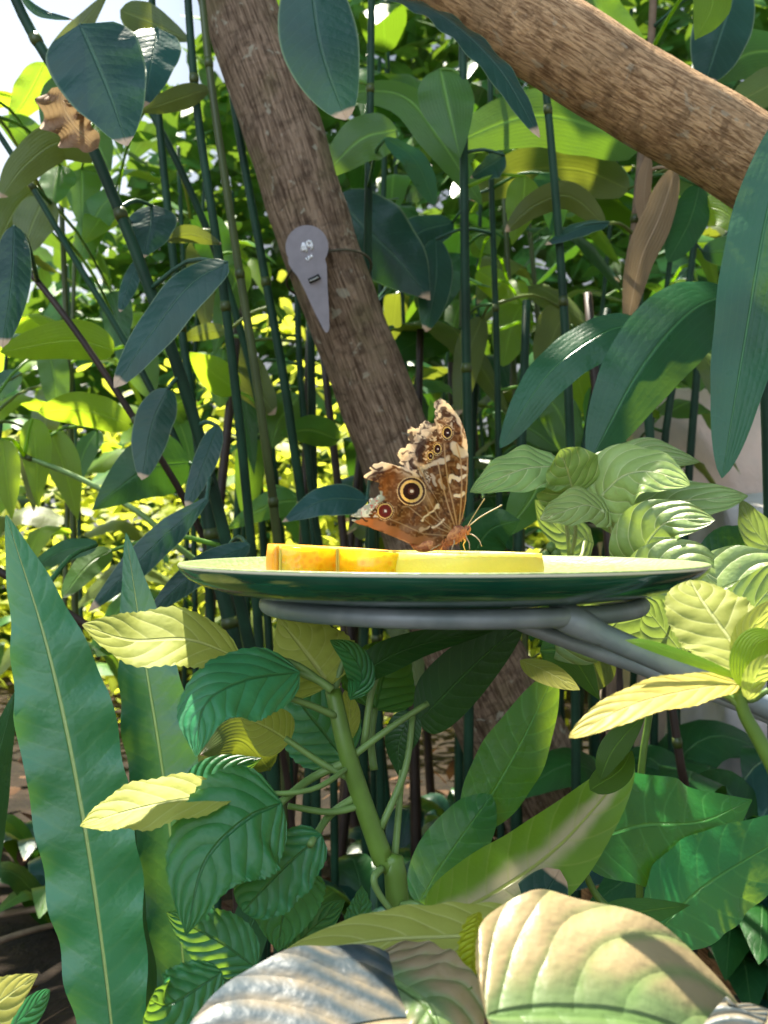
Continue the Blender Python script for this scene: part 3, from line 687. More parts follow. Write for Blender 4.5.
def wing(name, poly, fore, parent, mat, base_dd, tilt, bow):
    st = 3.0; xs = np.arange(40, 630, st); ys = np.arange(30, 770, st); nx, ny = len(xs), len(ys)
    GX, GY = np.meshgrid(xs, ys); CX, CY = GX[:-1, :-1] + st / 2, GY[:-1, :-1] + st / 2
    ins = inside(poly, CX, CY); used = {}; V, Fc, XY = [], [], []
    def vid(i, j):
        k = (i, j)
        if k not in used:
            used[k] = len(V); x, y = xs[i], ys[j]; h = (690 - y) / 650.0; w_ = (560 - x) / 500.0
            dd = base_dd + tilt * h + bow * (w_ * w_) + 0.0008 * math.sin(x * .045 + y * .02)
            V.append(bpt(x, y, dd)); XY.append((x, y))
        return used[k]
    for j in range(ny - 1):
        for i in range(nx - 1):
            if ins[j, i]: Fc.append((vid(i, j), vid(i, j + 1), vid(i + 1, j + 1), vid(i + 1, j)))
    o = mesh_obj(name, V, Fc, mat, parent); XY = np.array(XY); col = paint(XY[:, 0], XY[:, 1], fore)
    ca = o.data.color_attributes.new('Col', 'FLOAT_COLOR', 'POINT'); ca.data.foreach_set('color', np.concatenate([col, np.ones((len(col), 1))], 1).astype(np.float32).ravel())
    md = o.modifiers.new('thickness', 'SOLIDIFY'); md.thickness = 0.0002
    return o
def butterfly():
    base = bpt(500, 770); t = thing('butterfly', 'brown eyespotted butterfly with ragged closed wings perched on the citrus slice', 'butterfly', base)
    wm = wing_mat()
    wing('forewing', FORE, True, t, wm, -0.0012, 0.000, 0.0); wing('hindwing', HIND, False, t, wm, -0.0028, 0.000, 0.0015)
    wing('forewing', FORE, True, t, wm, 0.0012, 0.006, 0.001); wing('hindwing', HIND, False, t, wm, 0.0028, 0.004, 0.0)
    fur = plain_mat('body_fur', (0.58, 0.26, 0.10), .8, .5, 500, bump=.8, bscale=900, col2=(0.30, 0.09, 0.04), dist=.0008)
    def blob(nm, pl, rad, mat=fur, n=16, seg=24, rough=0.0, par=None): 
        sp = spline(pl, seg); R = [max(q.x, .0001) for q in spline([Vector((r, 0, 0)) for r in rad], seg)]
        V, Fc, U = tube_geo(sp, R, n, True, rough, 1); return mesh_obj(nm, V, Fc, mat, par or t, U)
    blob('abdomen', [bpt(505, 715), bpt(460, 735), bpt(410, 748), bpt(370, 752), bpt(338, 738)], [.0022, .0030, .0028, .0020, .0004])
    blob('thorax', [bpt(490, 735), bpt(520, 712), bpt(550, 695), bpt(585, 680), bpt(602, 674)], [.0016, .0034, .0039, .0030, .0014], rough=.25)
    hd = blob('head', [bpt(594, 678), bpt(606, 674), bpt(618, 670), bpt(628, 672)], [.0008, .0021, .0020, .0004])
    ey = plain_mat('eye', (0.05, 0.03, 0.02), .2)
    for dd in (-0.0016, 0.0016): blob('eye', [bpt(608, 668, dd), bpt(613, 670, dd), bpt(618, 673, dd)], [.0002, .0010, .0002], ey, 10, 8, par=hd)
    # tufts of fur along the thorax underside
    rs = random.Random(3); V, Fc = [], []
    for k in range(420):
        q = rs.random(); a = bpt(485 + 118 * q, 735 - 60 * q + rs.uniform(-14, 16), rs.uniform(-.004, .004)); b_ = a + Vector((rs.uniform(-.003, .0015), rs.uniform(-.0015, .001), -rs.uniform(.001, .0045))); k0 = len(V)
        s_ = Vector((.00018, 0, 0)); e_ = Vector((0, .00018, 0)); V += [a - s_, a + s_, a + e_, b_]; Fc += [(k0, k0 + 1, k0 + 3), (k0 + 1, k0 + 2, k0 + 3), (k0 + 2, k0, k0 + 3)]
    mesh_obj('fur_tufts', V, Fc, plain_mat('tuft_fur', (0.62, 0.22, 0.07), .8, .4, 300), t, smooth=False)
    an = plain_mat('antenna_horn', (0.45, 0.36, 0.20), .5); lg = plain_mat('leg_horn', (0.50, 0.38, 0.22), .5)
    for pl in ([(606, 664, -.001), (640, 605, -.003), (690, 527, -.006)], [(622, 650, .001), (680, 605, .003), (770, 556, .006)]):
        V_ = [bpt(*q) for q in pl]; blob('antenna', V_ + [V_[-1] + (V_[-1] - V_[-2]) * .03], [.00028, .00026, .00026, .00034], an, 6, 16, par=hd)
    for pl in ([(600, 690, -.001), (610, 715, -.004), (620, 735, -.006), (622, 765, -.007)], [(612, 684, .000), (645, 700, -.003), (668, 722, -.004), (680, 750, -.005)], [(575, 700, .001), (600, 722, .004), (592, 742, .006), (600, 768, .007)],
               [(545, 712, -.002), (548, 735, -.006), (540, 750, -.007), (535, 772, -.008)], [(520, 722, .002), (500, 742, .006), (490, 755, .007), (480, 772, .008)], [(500, 730, -.001), (470, 748, -.004), (452, 758, -.006), (430, 774, -.007)]):
        blob('leg', [bpt(*q) for q in pl], [.0004, .0003, .00025, .0002], lg, 6, 14)
butterfly()

# ---------------------------------------------------------------- plants near the dish
def plant(name, label, px, py, d, cat='plant', group=None):
    """root point: where the stem meets the ground"""
    p = at(px, py, d); p.z = 0
    return thing(name, label, cat, p, group)
def pt(x, y, d): return at(x, y, d)
def stem(parent, pl, r0, r1, mat=None, name='stem', **kw):
    return tube(name, [at(*q) for q in pl], r0, r1, mat or M['gstem'], parent, **kw)
def grounded(parent, pl, r0, r1, mat=None, name='stem', dx=0.0, **kw):
    P = [at(*q) for q in pl]; g = P[-1].copy(); g.z = -0.01; g.x += dx; mid = P[-1].lerp(g, .5)
    return tube(name, P + [mid, g], r0, r1, mat or M['gstem'], parent, **kw)

# balsam seedling under the dish
def balsam():
    t = plant('balsam_plant', 'green-stemmed balsam plant with toothed leaves rising beneath the dish', 405, 930, .47)
    D = .47
    grounded(t, [(333, 690, .475), (345, 745, .47), (362, 800, .47), (383, 860, .47), (398, 912, .47)], .0038, .0062, seg=30, n=12, dx=.01)
    P = lambda x, y, d=D: (x, y, d)
    def br(pl, r=.0017, mat=None): tube('petiole', [at(*q) for q in pl], r, r * .8, mat or M['pstem'], t, 10, 8)
    # leaves with sunlight painted in as a pale colour
    pleaf(t, [(330, 686), (308, 655), (278, 618)], (.475, .50), 88, M['pale'], shape='ovate', face=(0, -1, .4), fold=.1, serr=.02, nL=30, wave=.05)
    pleaf(t, [(242, 660), (190, 640), (130, 640), (82, 625)], (.47, .44), 52, M['pale'], shape='lance', face=(.1, -.8, .9), fold=-.1, serr=.03, nL=36, wave=.06, wn=3); br([P(330, 688), P(290, 662), P(243, 660)])
    pleaf(t, [(240, 794), (180, 800), (125, 812), (80, 826)], (.44, .42), 34, M['pale'], shape='lance', face=(0, -.5, 1), fold=-.12, serr=.03, nL=36, wave=.08, wn=3)
    br([(352, 765, .47), (310, 790, .45), (240, 794, .44)], .0014)
    pleaf(t, [(375, 710), (385, 672), (408, 640)], (.50, .52), 80, M['shrub'], shape='ovate', face=(.2, -1, .3), fold=.15, nL=26, serr=.02); br([(374, 770, .49), (371, 740, .495), (375, 708, .5)], .002)
    pleaf(t, [(345, 760), (322, 730), (300, 700), (292, 665)], (.52, .55), 78, M['shrub'], shape='ovate', face=(0, -1, .3), nL=26, serr=.02)
    pleaf(t, [(290, 742), (268, 728), (240, 716)], (.5, .5), 45, M['pale'], shape='ovate', face=(.3, -1, .5), nL=20); br([P(356, 782), P(320, 762), P(285, 738)], .0018)
    pleaf(t, [(345, 745), (350, 715), (345, 690)], (.485, .49), 22, M['pale'], shape='lance', face=(.5, -1, .2))
    pleaf(t, [(350, 690), (375, 665), (420, 645), (505, 626)], (.47, .47), 34, M['teal2'], shape='lance', face=(0, -1, -.4), nL=24, wave=.1, wn=2); 
    pleaf(t, [(350, 700), (362, 678), (352, 655), (330, 640)], (.47, .46), 28, M['shrub'], shape='lance', face=(.4, -1, .4))
    # shaded leaves at the left
    pleaf(t, [(300, 672), (245, 680), (205, 705), (196, 757)], (.46, .42), 68, M['shrub'], shape='ovate', face=(-.25, -.9, .55), fold=.18, serr=.02, nL=36, wave=.06, wn=3); br([P(332, 690), P(318, 680), P(298, 672)], .0022)
    pleaf(t, [(282, 803), (245, 820), (205, 862), (186, 935)], (.44, .41), 112, M['shrub'], shape='ovate', face=(-.1, -1, .35), fold=.08, serr=.025, nL=44, wave=.05, wn=4); br([P(348, 762), P(312, 778), (276, 806, .44)], .0022)
    pleaf(t, [(322, 835), (290, 862), (262, 890), (243, 912)], (.45, .43), 66, M['shrub'], shape='round', face=(.3, -1, .5), fold=.05, serr=.02, nL=34, wave=.14, wn=4); br([P(358, 796), P(330, 815), (310, 845, .445)], .0021)
    pleaf(t, [(292, 862), (288, 885), (282, 920), (278, 952)], (.47, .46), 76, M['shrub'], shape='ovate', face=(.1, -1, .1), fold=.1, serr=.02, nL=30)
    pleaf(t, [(256, 968), (225, 945), (195, 928), (166, 912)], (.43, .43), 54, M['shrub'], shape='ovate', face=(0, -1, .45), fold=.1, serr=.02, nL=34, wave=.04)
    pleaf(t, [(222, 972), (195, 990), (168, 1005), (150, 1000)], (.40, .38), 56, M['shrub'], shape='round', face=(0, -1, .5), serr=.03, nL=34, wave=.1)
    pleaf(t, [(285, 955), (310, 930), (345, 900)], (.46, .5), 34, M['shrub'], shape='lance', face=(0, -1, .3), nL=26)
    pleaf(t, [(350, 935), (360, 910), (362, 885)], (.5, .5), 26, M['shrub'], shape='ovate', face=(0, -1, .3), wave=.2)
    pleaf(t, [(192, 800), (215, 775), (262, 758)], (.5, .52), 40, M['shrub'], shape='ovate', face=(0, -1, .3))
    # bare leaf stalks
    for pl in ([(336, 716, .47), (310, 705, .465), (281, 695, .46)], [(364, 805, .47), (330, 812, .465), (288, 806, .46)], [(345, 762, .47), (390, 728, .475), (428, 703, .48)],
               [(381, 828, .47), (405, 770, .48), (413, 715, .49)], [(394, 866, .475), (398, 820, .48), (402, 770, .485)], [(382, 868, .465), (374, 878, .46), (378, 892, .46), (392, 912, .46)],
               [(364, 745, .48), (372, 690, .485), (388, 648, .49)], [(402, 905, .465), (415, 904, .46), (428, 911, .46)], [(332, 700, .475), (340, 672, .48), (348, 650, .48)]):
        br(pl, .0018)
    # big dark leaf hanging to the right under the ring
    pleaf(t, [(418, 722), (440, 700), (480, 660), (524, 622)], (.49, .52), 62, M['teal2'], shape='blade', face=(.3, -1, -.15), fold=.1, nL=30, name='leaf')
    pleaf(t, [(413, 712), (400, 740), (398, 775)], (.49, .49), 34, M['teal2'], shape='ovate', face=(-.2, -1, .3), nL=22)
balsam()

# bird's nest fern on the left
def fern(name, label, rx, ry, d, fronds):
    t = plant(name, label, rx, ry, d)
    for (pl, dd, w, mt, kw) in fronds:
        pleaf(t, pl, dd, w, M[mt], shape='frond', nL=70, nW=10, name='frond', **kw)
    return t
t = fern('birds_nest_fern', "bird's nest fern with long wavy upright fronds at the left edge", 125, 1200, .58, [
    ([(122, 1130), (104, 960), (80, 800), (48, 650), (6, 515)], (.58, .64), 94, 'fern', dict(face=(.15, -1, .25), fold=.12, wave=.13, wn=9, seed=3)),
    ([(192, 1130), (183, 960), (165, 790), (145, 660), (126, 533)], (.62, .68), 72, 'fern', dict(face=(-.1, -1, .2), fold=.1, wave=.12, wn=9, seed=5)),
    ([(150, 1130), (142, 960), (130, 860), (122, 780)], (.64, .70), 40, 'blade', dict(face=(.6, -1, .1), wave=.06, seed=8)),
    ([(-60, 1130), (-48, 960), (-22, 830), (16, 690)], (.72, .80), 50, 'blade', dict(face=(.6, -1, .1), wave=.06, seed=9)),
    ([(215, 1130), (232, 990), (262, 900), (300, 840)], (.75, .85), 40, 'blade', dict(face=(.2, -1, .3), wave=.06, seed=19)),
])
for x, y, d in ((128, 1130, .58), (192, 1130, .62)):
    p = at(x, y, d); b_ = Vector(t.location); tube('stalk', [p, p.lerp(b_, .5) + Vector((0, 0, -.02)), b_], .004, .006, M['pstem'], t)

# low foreground plant whose leaves have beige sun glare painted in
t = plant('glare_toned_plant', 'low plant with large bronzed puckered leaves along the bottom edge', 500, 1200, .33)  # the bronzed tone is sun glare painted into the leaf colour
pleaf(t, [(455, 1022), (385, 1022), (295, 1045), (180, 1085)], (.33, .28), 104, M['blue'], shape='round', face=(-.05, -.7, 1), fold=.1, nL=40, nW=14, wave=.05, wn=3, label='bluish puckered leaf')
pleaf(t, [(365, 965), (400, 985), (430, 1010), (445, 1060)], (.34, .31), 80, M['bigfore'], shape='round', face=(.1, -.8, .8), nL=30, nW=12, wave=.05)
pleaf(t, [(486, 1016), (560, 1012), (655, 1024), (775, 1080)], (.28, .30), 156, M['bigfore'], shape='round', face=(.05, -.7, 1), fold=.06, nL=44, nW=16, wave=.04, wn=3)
pleaf(t, [(545, 925), (470, 935), (380, 940), (280, 956)], (.36, .36), 46, M['pale'], shape='blade', face=(0, -.7, 1), fold=.1, nL=36, wave=.05, label='pale green leaf with glossy streaks')
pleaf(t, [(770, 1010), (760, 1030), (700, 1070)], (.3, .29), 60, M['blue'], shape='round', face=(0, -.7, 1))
pleaf(t, [(560, 935), (530, 945), (480, 950), (430, 975)], (.40, .39), 60, M['mid'], shape='ovate', face=(0, -.9, .6), nL=26)
pleaf(t, [(478, 912), (474, 950), (466, 1008)], (.345, .345), 26, M['yellow'], shape='blade', face=(.7, -1, 0), fold=.4, nL=40, serr=.05, wave=.12, wn=9, label='yellow crinkled young leaf')
grounded(t, [(452, 1008, .33), (470, 1050, .33)], .003, .004)
t = plant('glare_patch_plant', 'low plant with a slanting green leaf marked pale beige', 440, 1200, .56)  # the pale beige is painted sun glare
pleaf(t, [(428, 922), (490, 895), (560, 845), (634, 762)], (.56, .64), 74, M['glare_patch'], shape='blade', face=(.1, -.9, .7), fold=.15, nL=44, nW=12, wave=.04, wn=4)
grounded(t, [(430, 920, .56), (440, 970, .56)], .0025, .003)

# plants right of the seedling
t = plant('glossy_leaf_plant', 'plant with broad dark glossy wavy leaves at the lower right', 700, 1150, .64)
pleaf(t, [(575, 846), (640, 826), (700, 822), (752, 800)], (.66, .72), 96, M['glossy'], shape='ovate', face=(.05, -.95, .5), fold=.1, nL=44, nW=12, wave=.14, wn=3, label='wide wavy glossy leaf')
pleaf(t, [(655, 935), (700, 890), (760, 852), (850, 800)], (.64, .72), 88, M['glossy'], shape='ovate', face=(0, -1, .3), fold=.08, nL=36, wave=.06)
pleaf(t, [(540, 990), (528, 950), (535, 915), (560, 870)], (.56, .6), 70, M['teal'], shape='round', face=(0, -1, .3), nL=30)
pleaf(t, [(600, 920), (640, 912), (690, 905)], (.56, .6), 24, M['mid'], shape='ovate', face=(0, -1, .7), nL=20)
pleaf(t, [(600, 780), (610, 755), (625, 735), (645, 715)], (.50, .5), 28, M['mid'], shape='lance', face=(.3, -1, .5), nL=20)
pleaf(t, [(590, 790), (620, 770), (632, 750)], (.52, .5), 30, M['mid'], shape='ovate', face=(.3, -1, .5), nL=20)
grounded(t, [(655, 935, .64), (650, 1000, .64)], .003, .004)
stem(t, [(575, 846, .66), (600, 900, .66), (655, 940, .64)], .002, .003)
t = plant('lance_leaf_plant', 'plant with two long dark lance leaves standing before the trunk', 420, 1150, .70)
pleaf(t, [(470, 830), (500, 780), (525, 735), (555, 672)], (.72, .74), 66, M['glossy'], shape='blade', face=(.1, -1, .2), fold=.12, nL=34, wave=.05, wn=3)
pleaf(t, [(418, 905), (440, 868), (470, 825), (492, 795)], (.70, .72), 60, M['glossy'], shape='blade', face=(0, -1, .3), fold=.12, nL=34, wave=.06, wn=3)
pleaf(t, [(520, 660), (548, 672), (580, 690)], (.62, .6), 22, M['pale'], shape='lance', face=(0, -.7, 1), nL=20)
pleaf(t, [(540, 650), (570, 655), (600, 700)], (.66, .66), 40, M['mid'], shape='ovate', face=(0, -1, .3), nL=20)
pleaf(t, [(600, 690), (590, 660), (560, 640)], (.70, .70), 44, M['olive'], shape='ovate', face=(0, -1, .3), nL=20)
grounded(t, [(418, 905, .70), (425, 980, .70)], .003, .004); stem(t, [(470, 830, .72), (440, 920, .71), (424, 985, .70)], .002, .003)

# bright young plant at the right edge, in front of the arm
def bright():
    t = plant('bright_leaf_shoot', 'young shoot with glowing yellow-green leaves in front of the steel arm', 800, 900, .36)
    stem(t, [(738, 690, .36), (745, 715, .36), (762, 745, .36), (790, 800, .36)], .0022, .003); grounded(t, [(790, 800, .36), (800, 860, .36)], .003, .004)
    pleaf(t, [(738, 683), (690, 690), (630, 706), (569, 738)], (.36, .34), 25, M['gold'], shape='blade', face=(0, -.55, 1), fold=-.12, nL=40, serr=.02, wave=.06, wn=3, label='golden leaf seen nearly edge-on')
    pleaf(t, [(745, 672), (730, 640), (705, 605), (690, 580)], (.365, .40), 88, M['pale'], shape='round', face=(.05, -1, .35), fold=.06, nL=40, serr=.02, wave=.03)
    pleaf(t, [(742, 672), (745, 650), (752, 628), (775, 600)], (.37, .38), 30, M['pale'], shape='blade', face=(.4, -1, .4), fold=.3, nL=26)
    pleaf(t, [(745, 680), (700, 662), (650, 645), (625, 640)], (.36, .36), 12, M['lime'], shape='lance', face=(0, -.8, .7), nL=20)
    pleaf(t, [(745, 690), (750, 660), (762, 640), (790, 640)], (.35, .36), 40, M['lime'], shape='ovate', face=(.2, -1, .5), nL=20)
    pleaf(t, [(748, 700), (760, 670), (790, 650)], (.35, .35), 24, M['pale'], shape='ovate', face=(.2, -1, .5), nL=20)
    for pl in ([(738, 690, .36), (745, 660, .365), (744, 672, .365)], [(745, 712, .36), (725, 695, .36), (690, 686, .36)], [(740, 695, .36), (752, 700, .36), (768, 690, .355)]):
        tube('petiole', [at(*q) for q in pl], .0013, .001, M['pstem'], t, 8, 6)
bright()

# vine behind the dish
def vine():
    t = plant('heart_leaf_vine', 'vine with pale puckered heart-shaped leaves behind the right of the dish', 640, 900, .74)
    L = [([(553, 466), (520, 470), (470, 492)], .70, 50, (0, -1, .7)), ([(573, 492), (568, 472), (560, 450)], .70, 74, (-.1, -1, .4)), ([(602, 494), (625, 475), (655, 472), (690, 485)], .70, 62, (0, -1, .8)),
         ([(610, 500), (650, 505), (690, 500), (748, 496)], .72, 66, (.2, -1, .7)), ([(602, 510), (585, 505), (562, 512), (540, 520)], .68, 40, (0, -1, .6)), ([(640, 560), (650, 538), (672, 520), (715, 520)], .66, 66, (0, -1, .5)),
         ([(650, 600), (665, 580), (690, 566), (735, 590)], .64, 72, (0, -1, .5)), ([(585, 540), (560, 530), (535, 500)], .78, 40, (0, -1, .4)), ([(620, 500), (612, 475), (650, 455), (700, 462)], .78, 50, (0, -1, .7)),
         ([(600, 640), (640, 600), (690, 590)], .62, 70, (.1, -1, .2)), ([(680, 650), (660, 625), (640, 600)], .60, 56, (0, -1, .3)), ([(690, 620), (720, 590), (768, 575), (800, 580)], .62, 74, (0, -1, .6)),
         ([(735, 640), (760, 600), (800, 560)], .60, 60, (0, -1, .5)), ([(700, 680), (680, 650), (640, 640)], .66, 46, (0, -1, .3)), ([(560, 640), (600, 640), (650, 640)], .66, 46, (0, -1, .3)), ([(780, 560), (755, 530), (740, 500)], .8, 40, (0, -1, .3))]
    hub = [(600, 640, .74), (570, 560, .75), (640, 600, .72)]
    for i, (pl, d, w, fc) in enumerate(L):
        h = hub[0] if i > 8 else hub[1] if pl[0][0] < 600 else hub[2]
        pleaf(t, pl, (d, d - .03), w, M['vine'], shape='heart', face=fc, lobe=.16, fold=.10, curl=.05, wave=.10, wn=2.5, nL=30, nW=12, pet=[(h[0], h[1], h[2]), ((h[0] + pl[0][0]) / 2 + 4, (h[1] + pl[0][1]) / 2 + 6, (h[2] + d) / 2)], pr=.0014)
    grounded(t, [(570, 560, .75), (600, 640, .74), (640, 600, .72), (650, 700, .74), (640, 800, .74)], .002, .003, M['gstem'], seg=30)
    for (x, y) in ((551, 547), (556, 553), (545, 556), (549, 563), (640, 548)):
        p = at(x, y, .73); V, Fc, U = tube_geo([p + Vector((0, 0, q)) for q in (-.004, -.0025, 0, .0025, .004)], [.0005, .0028, .0036, .0028, .0004], 10); mesh_obj('bud', V, Fc, M['pstem'], t, U)
    pleaf(t, [(700, 575), (725, 552), (745, 545), (768, 530)], (.78, .8), 48, M['teal2'], shape='round', face=(0, -1, .2), label='dark shaded leaf')
vine()

t = plant('small_pale_plant', 'small pale leafy plant peeking in at the bottom left corner', -20, 1100, .42)
pleaf(t, [(-30, 1040), (-10, 1010), (38, 974)], (.42, .42), 54, M['pale'], shape='ovate', face=(0, -.8, .8), nL=26, serr=.03)
pleaf(t, [(-30, 1060), (20, 1020), (50, 990)], (.46, .46), 26, M['shrub'], shape='blade', face=(0, -.8, .8), nL=26)
grounded(t, [(-30, 1040, .42), (-36, 1080, .42)], .002, .003)
# long ginger leaves at the right
t = plant('broad_ginger', 'ginger plant with two long arching dark blades above the vine', 790, 900, .98)
grounded(t, [(770, 120, 1.0), (760, 250, .99), (768, 420, .98), (775, 700, .98)], .006, .009, M['cane'], seg=24)
pleaf(t, [(735, 292), (690, 312), (640, 370), (590, 462)], (.92, .86), 82, M['blade'], shape='blade', face=(.15, -1, .55), fold=.2, nL=50, nW=10, wave=.03, pet=[(762, 300, .99)], pr=.003, seed=5)
pleaf(t, [(655, 326), (610, 330), (550, 372), (500, 448)], (.96, .92), 46, M['blade'], shape='blade', face=(-.1, -1, .6), fold=.2, nL=50, nW=10, wave=.03, pet=[(766, 340, .99), (710, 318, .975)], pr=.003, seed=6)
t = plant('strap_leaf_plant', 'plant with a broad hanging strap leaf at the right edge', 830, 900, .8)
grounded(t, [(800, 60, .8), (815, 200, .8), (825, 500, .8)], .005, .009, M['cane'])
pleaf(t, [(800, 100), (768, 210), (745, 340), (722, 478)], (.80, .74), 66, M['blade'], shape='blade', face=(-.3, -1, .2), fold=.15, nL=50, nW=10, wave=.05, wn=6, seed=11)

# ---------------------------------------------------------------- canes behind: (label, material, points from top to bottom, radius, leaf specs)
CANES = []
def cane(label, pl, r, mat='cane', name='ginger_cane', group=None):
    P = [at(*q) for q in pl]; g = P[-1] + (P[-1] - P[-2]) * .3; g.z = -0.02
    if P[-1].z < 0.05: g = P[-1].copy(); g.z = -.02
    t = thing(name, label, 'plant', (g.x, g.y, 0), group)
    sp = spline(P + [g], 26); R = []
    for i in range(27):
        R.append(r * (0.8 + .35 * i / 26))
    V, Fc, U = tube_geo(sp, R, 9); nb_ = len(Fc)
    for i in range(4, 25, 7):          # sheath rings along the stem
        a, b = sp[i], sp[i] + (sp[i + 1] - sp[i]).normalized() * .012; k = len(V); v2, f2, u2 = tube_geo([a, a.lerp(b, .5), b], [R[i] * 1.05, R[i] * 1.22, R[i] * 1.05], 9); V += v2; U += u2; Fc += [tuple(q + k for q in f) for f in f2]
    o = mesh_obj('stem', V, Fc, [M[mat], M['cane2']], t, U)
    o.data.polygons.foreach_set('material_index', [0] * nb_ + [1] * (len(Fc) - nb_))
    CANES.append((t, sp, r)); return t
cane('leaning cane passing behind the big drooping leaf at top left', [(-10, -60, 1.0), (25, 20, 1.0), (60, 80, 1.0), (100, 165, 1.0), (150, 290, 1.0), (200, 440, 1.02), (248, 640, 1.05), (275, 800, 1.08)], .0062)
cane('thin dark cane rising to the left edge beside the sun glint', [(-20, 235, 1.05), (20, 262, 1.05), (75, 330, 1.05), (135, 420, 1.06), (190, 510, 1.1), (255, 660, 1.15), (290, 800, 1.2)], .0038, 'twig')
cane('thin dark cane from the upper left edge over backlit leaves', [(-30, 90, 1.2), (25, 175, 1.2), (75, 260, 1.2), (130, 350, 1.2), (185, 460, 1.2), (240, 600, 1.25), (270, 760, 1.3)], .0042)
cane('slender green cane just left of the leaning teal blade', [(150, -40, 1.3), (158, 110, 1.3), (178, 300, 1.3), (205, 520, 1.3), (215, 800, 1.35)], .0058)
cane('blue-green cane standing third from the trunk', [(185, -40, 1.2), (197, 110, 1.2), (222, 280, 1.2), (245, 480, 1.22), (262, 700, 1.25)], .0058)
cane('olive green cane standing second from the trunk', [(198, -40, 1.15), (212, 90, 1.15), (236, 250, 1.16), (262, 420, 1.17), (282, 620, 1.2)], .0052, 'cane2')
cane('dark green cane close along the left of the trunk', [(215, -40, 1.3), (235, 110, 1.3), (262, 260, 1.3), (290, 420, 1.3), (312, 620, 1.35)], .006)
cane('slanting green cane crossing below the dark drooping leaf', [(120, 60, 1.35), (150, 110, 1.35), (190, 190, 1.36), (225, 280, 1.38), (262, 420, 1.4), (285, 620, 1.42)], .0055)
cane('cane with bright sunlit edge left of the trunk foot', [(300, 180, 1.5), (298, 330, 1.5), (310, 480, 1.5), (330, 640, 1.52)], .0055)
cane('upright dark cane directly right of the trunk', [(372, -40, 1.35), (370, 120, 1.35), (368, 260, 1.35), (372, 520, 1.4), (380, 760, 1.45)], .006)
cane('tall dark green cane midway between trunk and wings', [(462, -40, 1.3), (464, 160, 1.3), (466, 340, 1.3), (470, 560, 1.32), (468, 800, 1.35)], .0066)
cane('thin cane right of the butterfly wing tip', [(490, 60, 1.5), (492, 200, 1.5), (497, 360, 1.5), (500, 600, 1.5)], .005)
cane('slim green cane below the middle of the thick branch', [(540, 40, 1.2), (550, 130, 1.2), (562, 280, 1.2), (570, 430, 1.2), (575, 640, 1.25)], .0055)
cane('slender dark cane rising before the stone block', [(720, 60, 1.45), (700, 200, 1.45), (684, 320, 1.45), (664, 450, 1.45), (655, 640, 1.45)], .0055)
cane('dry brown stalk hung with withered leaves', [(655, -40, 1.3), (650, 60, 1.3), (640, 170, 1.3), (632, 260, 1.3), (620, 420, 1.3), (612, 640, 1.3)], .006, 'drystem')
cane('pale bluish twig low at the left edge', [(-30, 440, 1.3), (40, 462, 1.3), (105, 492, 1.3), (170, 540, 1.3), (240, 640, 1.35)], .004, 'pstem')
cane('thin dark twig crossing behind the fern fronds', [(-20, 560, .85), (30, 590, .86), (100, 635, .88), (170, 690, .9), (230, 800, .95)], .0042, 'twig')
cane('dark upright cane below the left of the dish', [(205, 480, 1.1), (215, 560, 1.1), (235, 650, 1.1), (255, 800, 1.12)], .009)
cane('reddish bare stem below the steel arm', [(650, 640, 1.1), (668, 690, 1.1), (680, 760, 1.1), (690, 840, 1.12)], .005, 'twig', 'bare_stem')

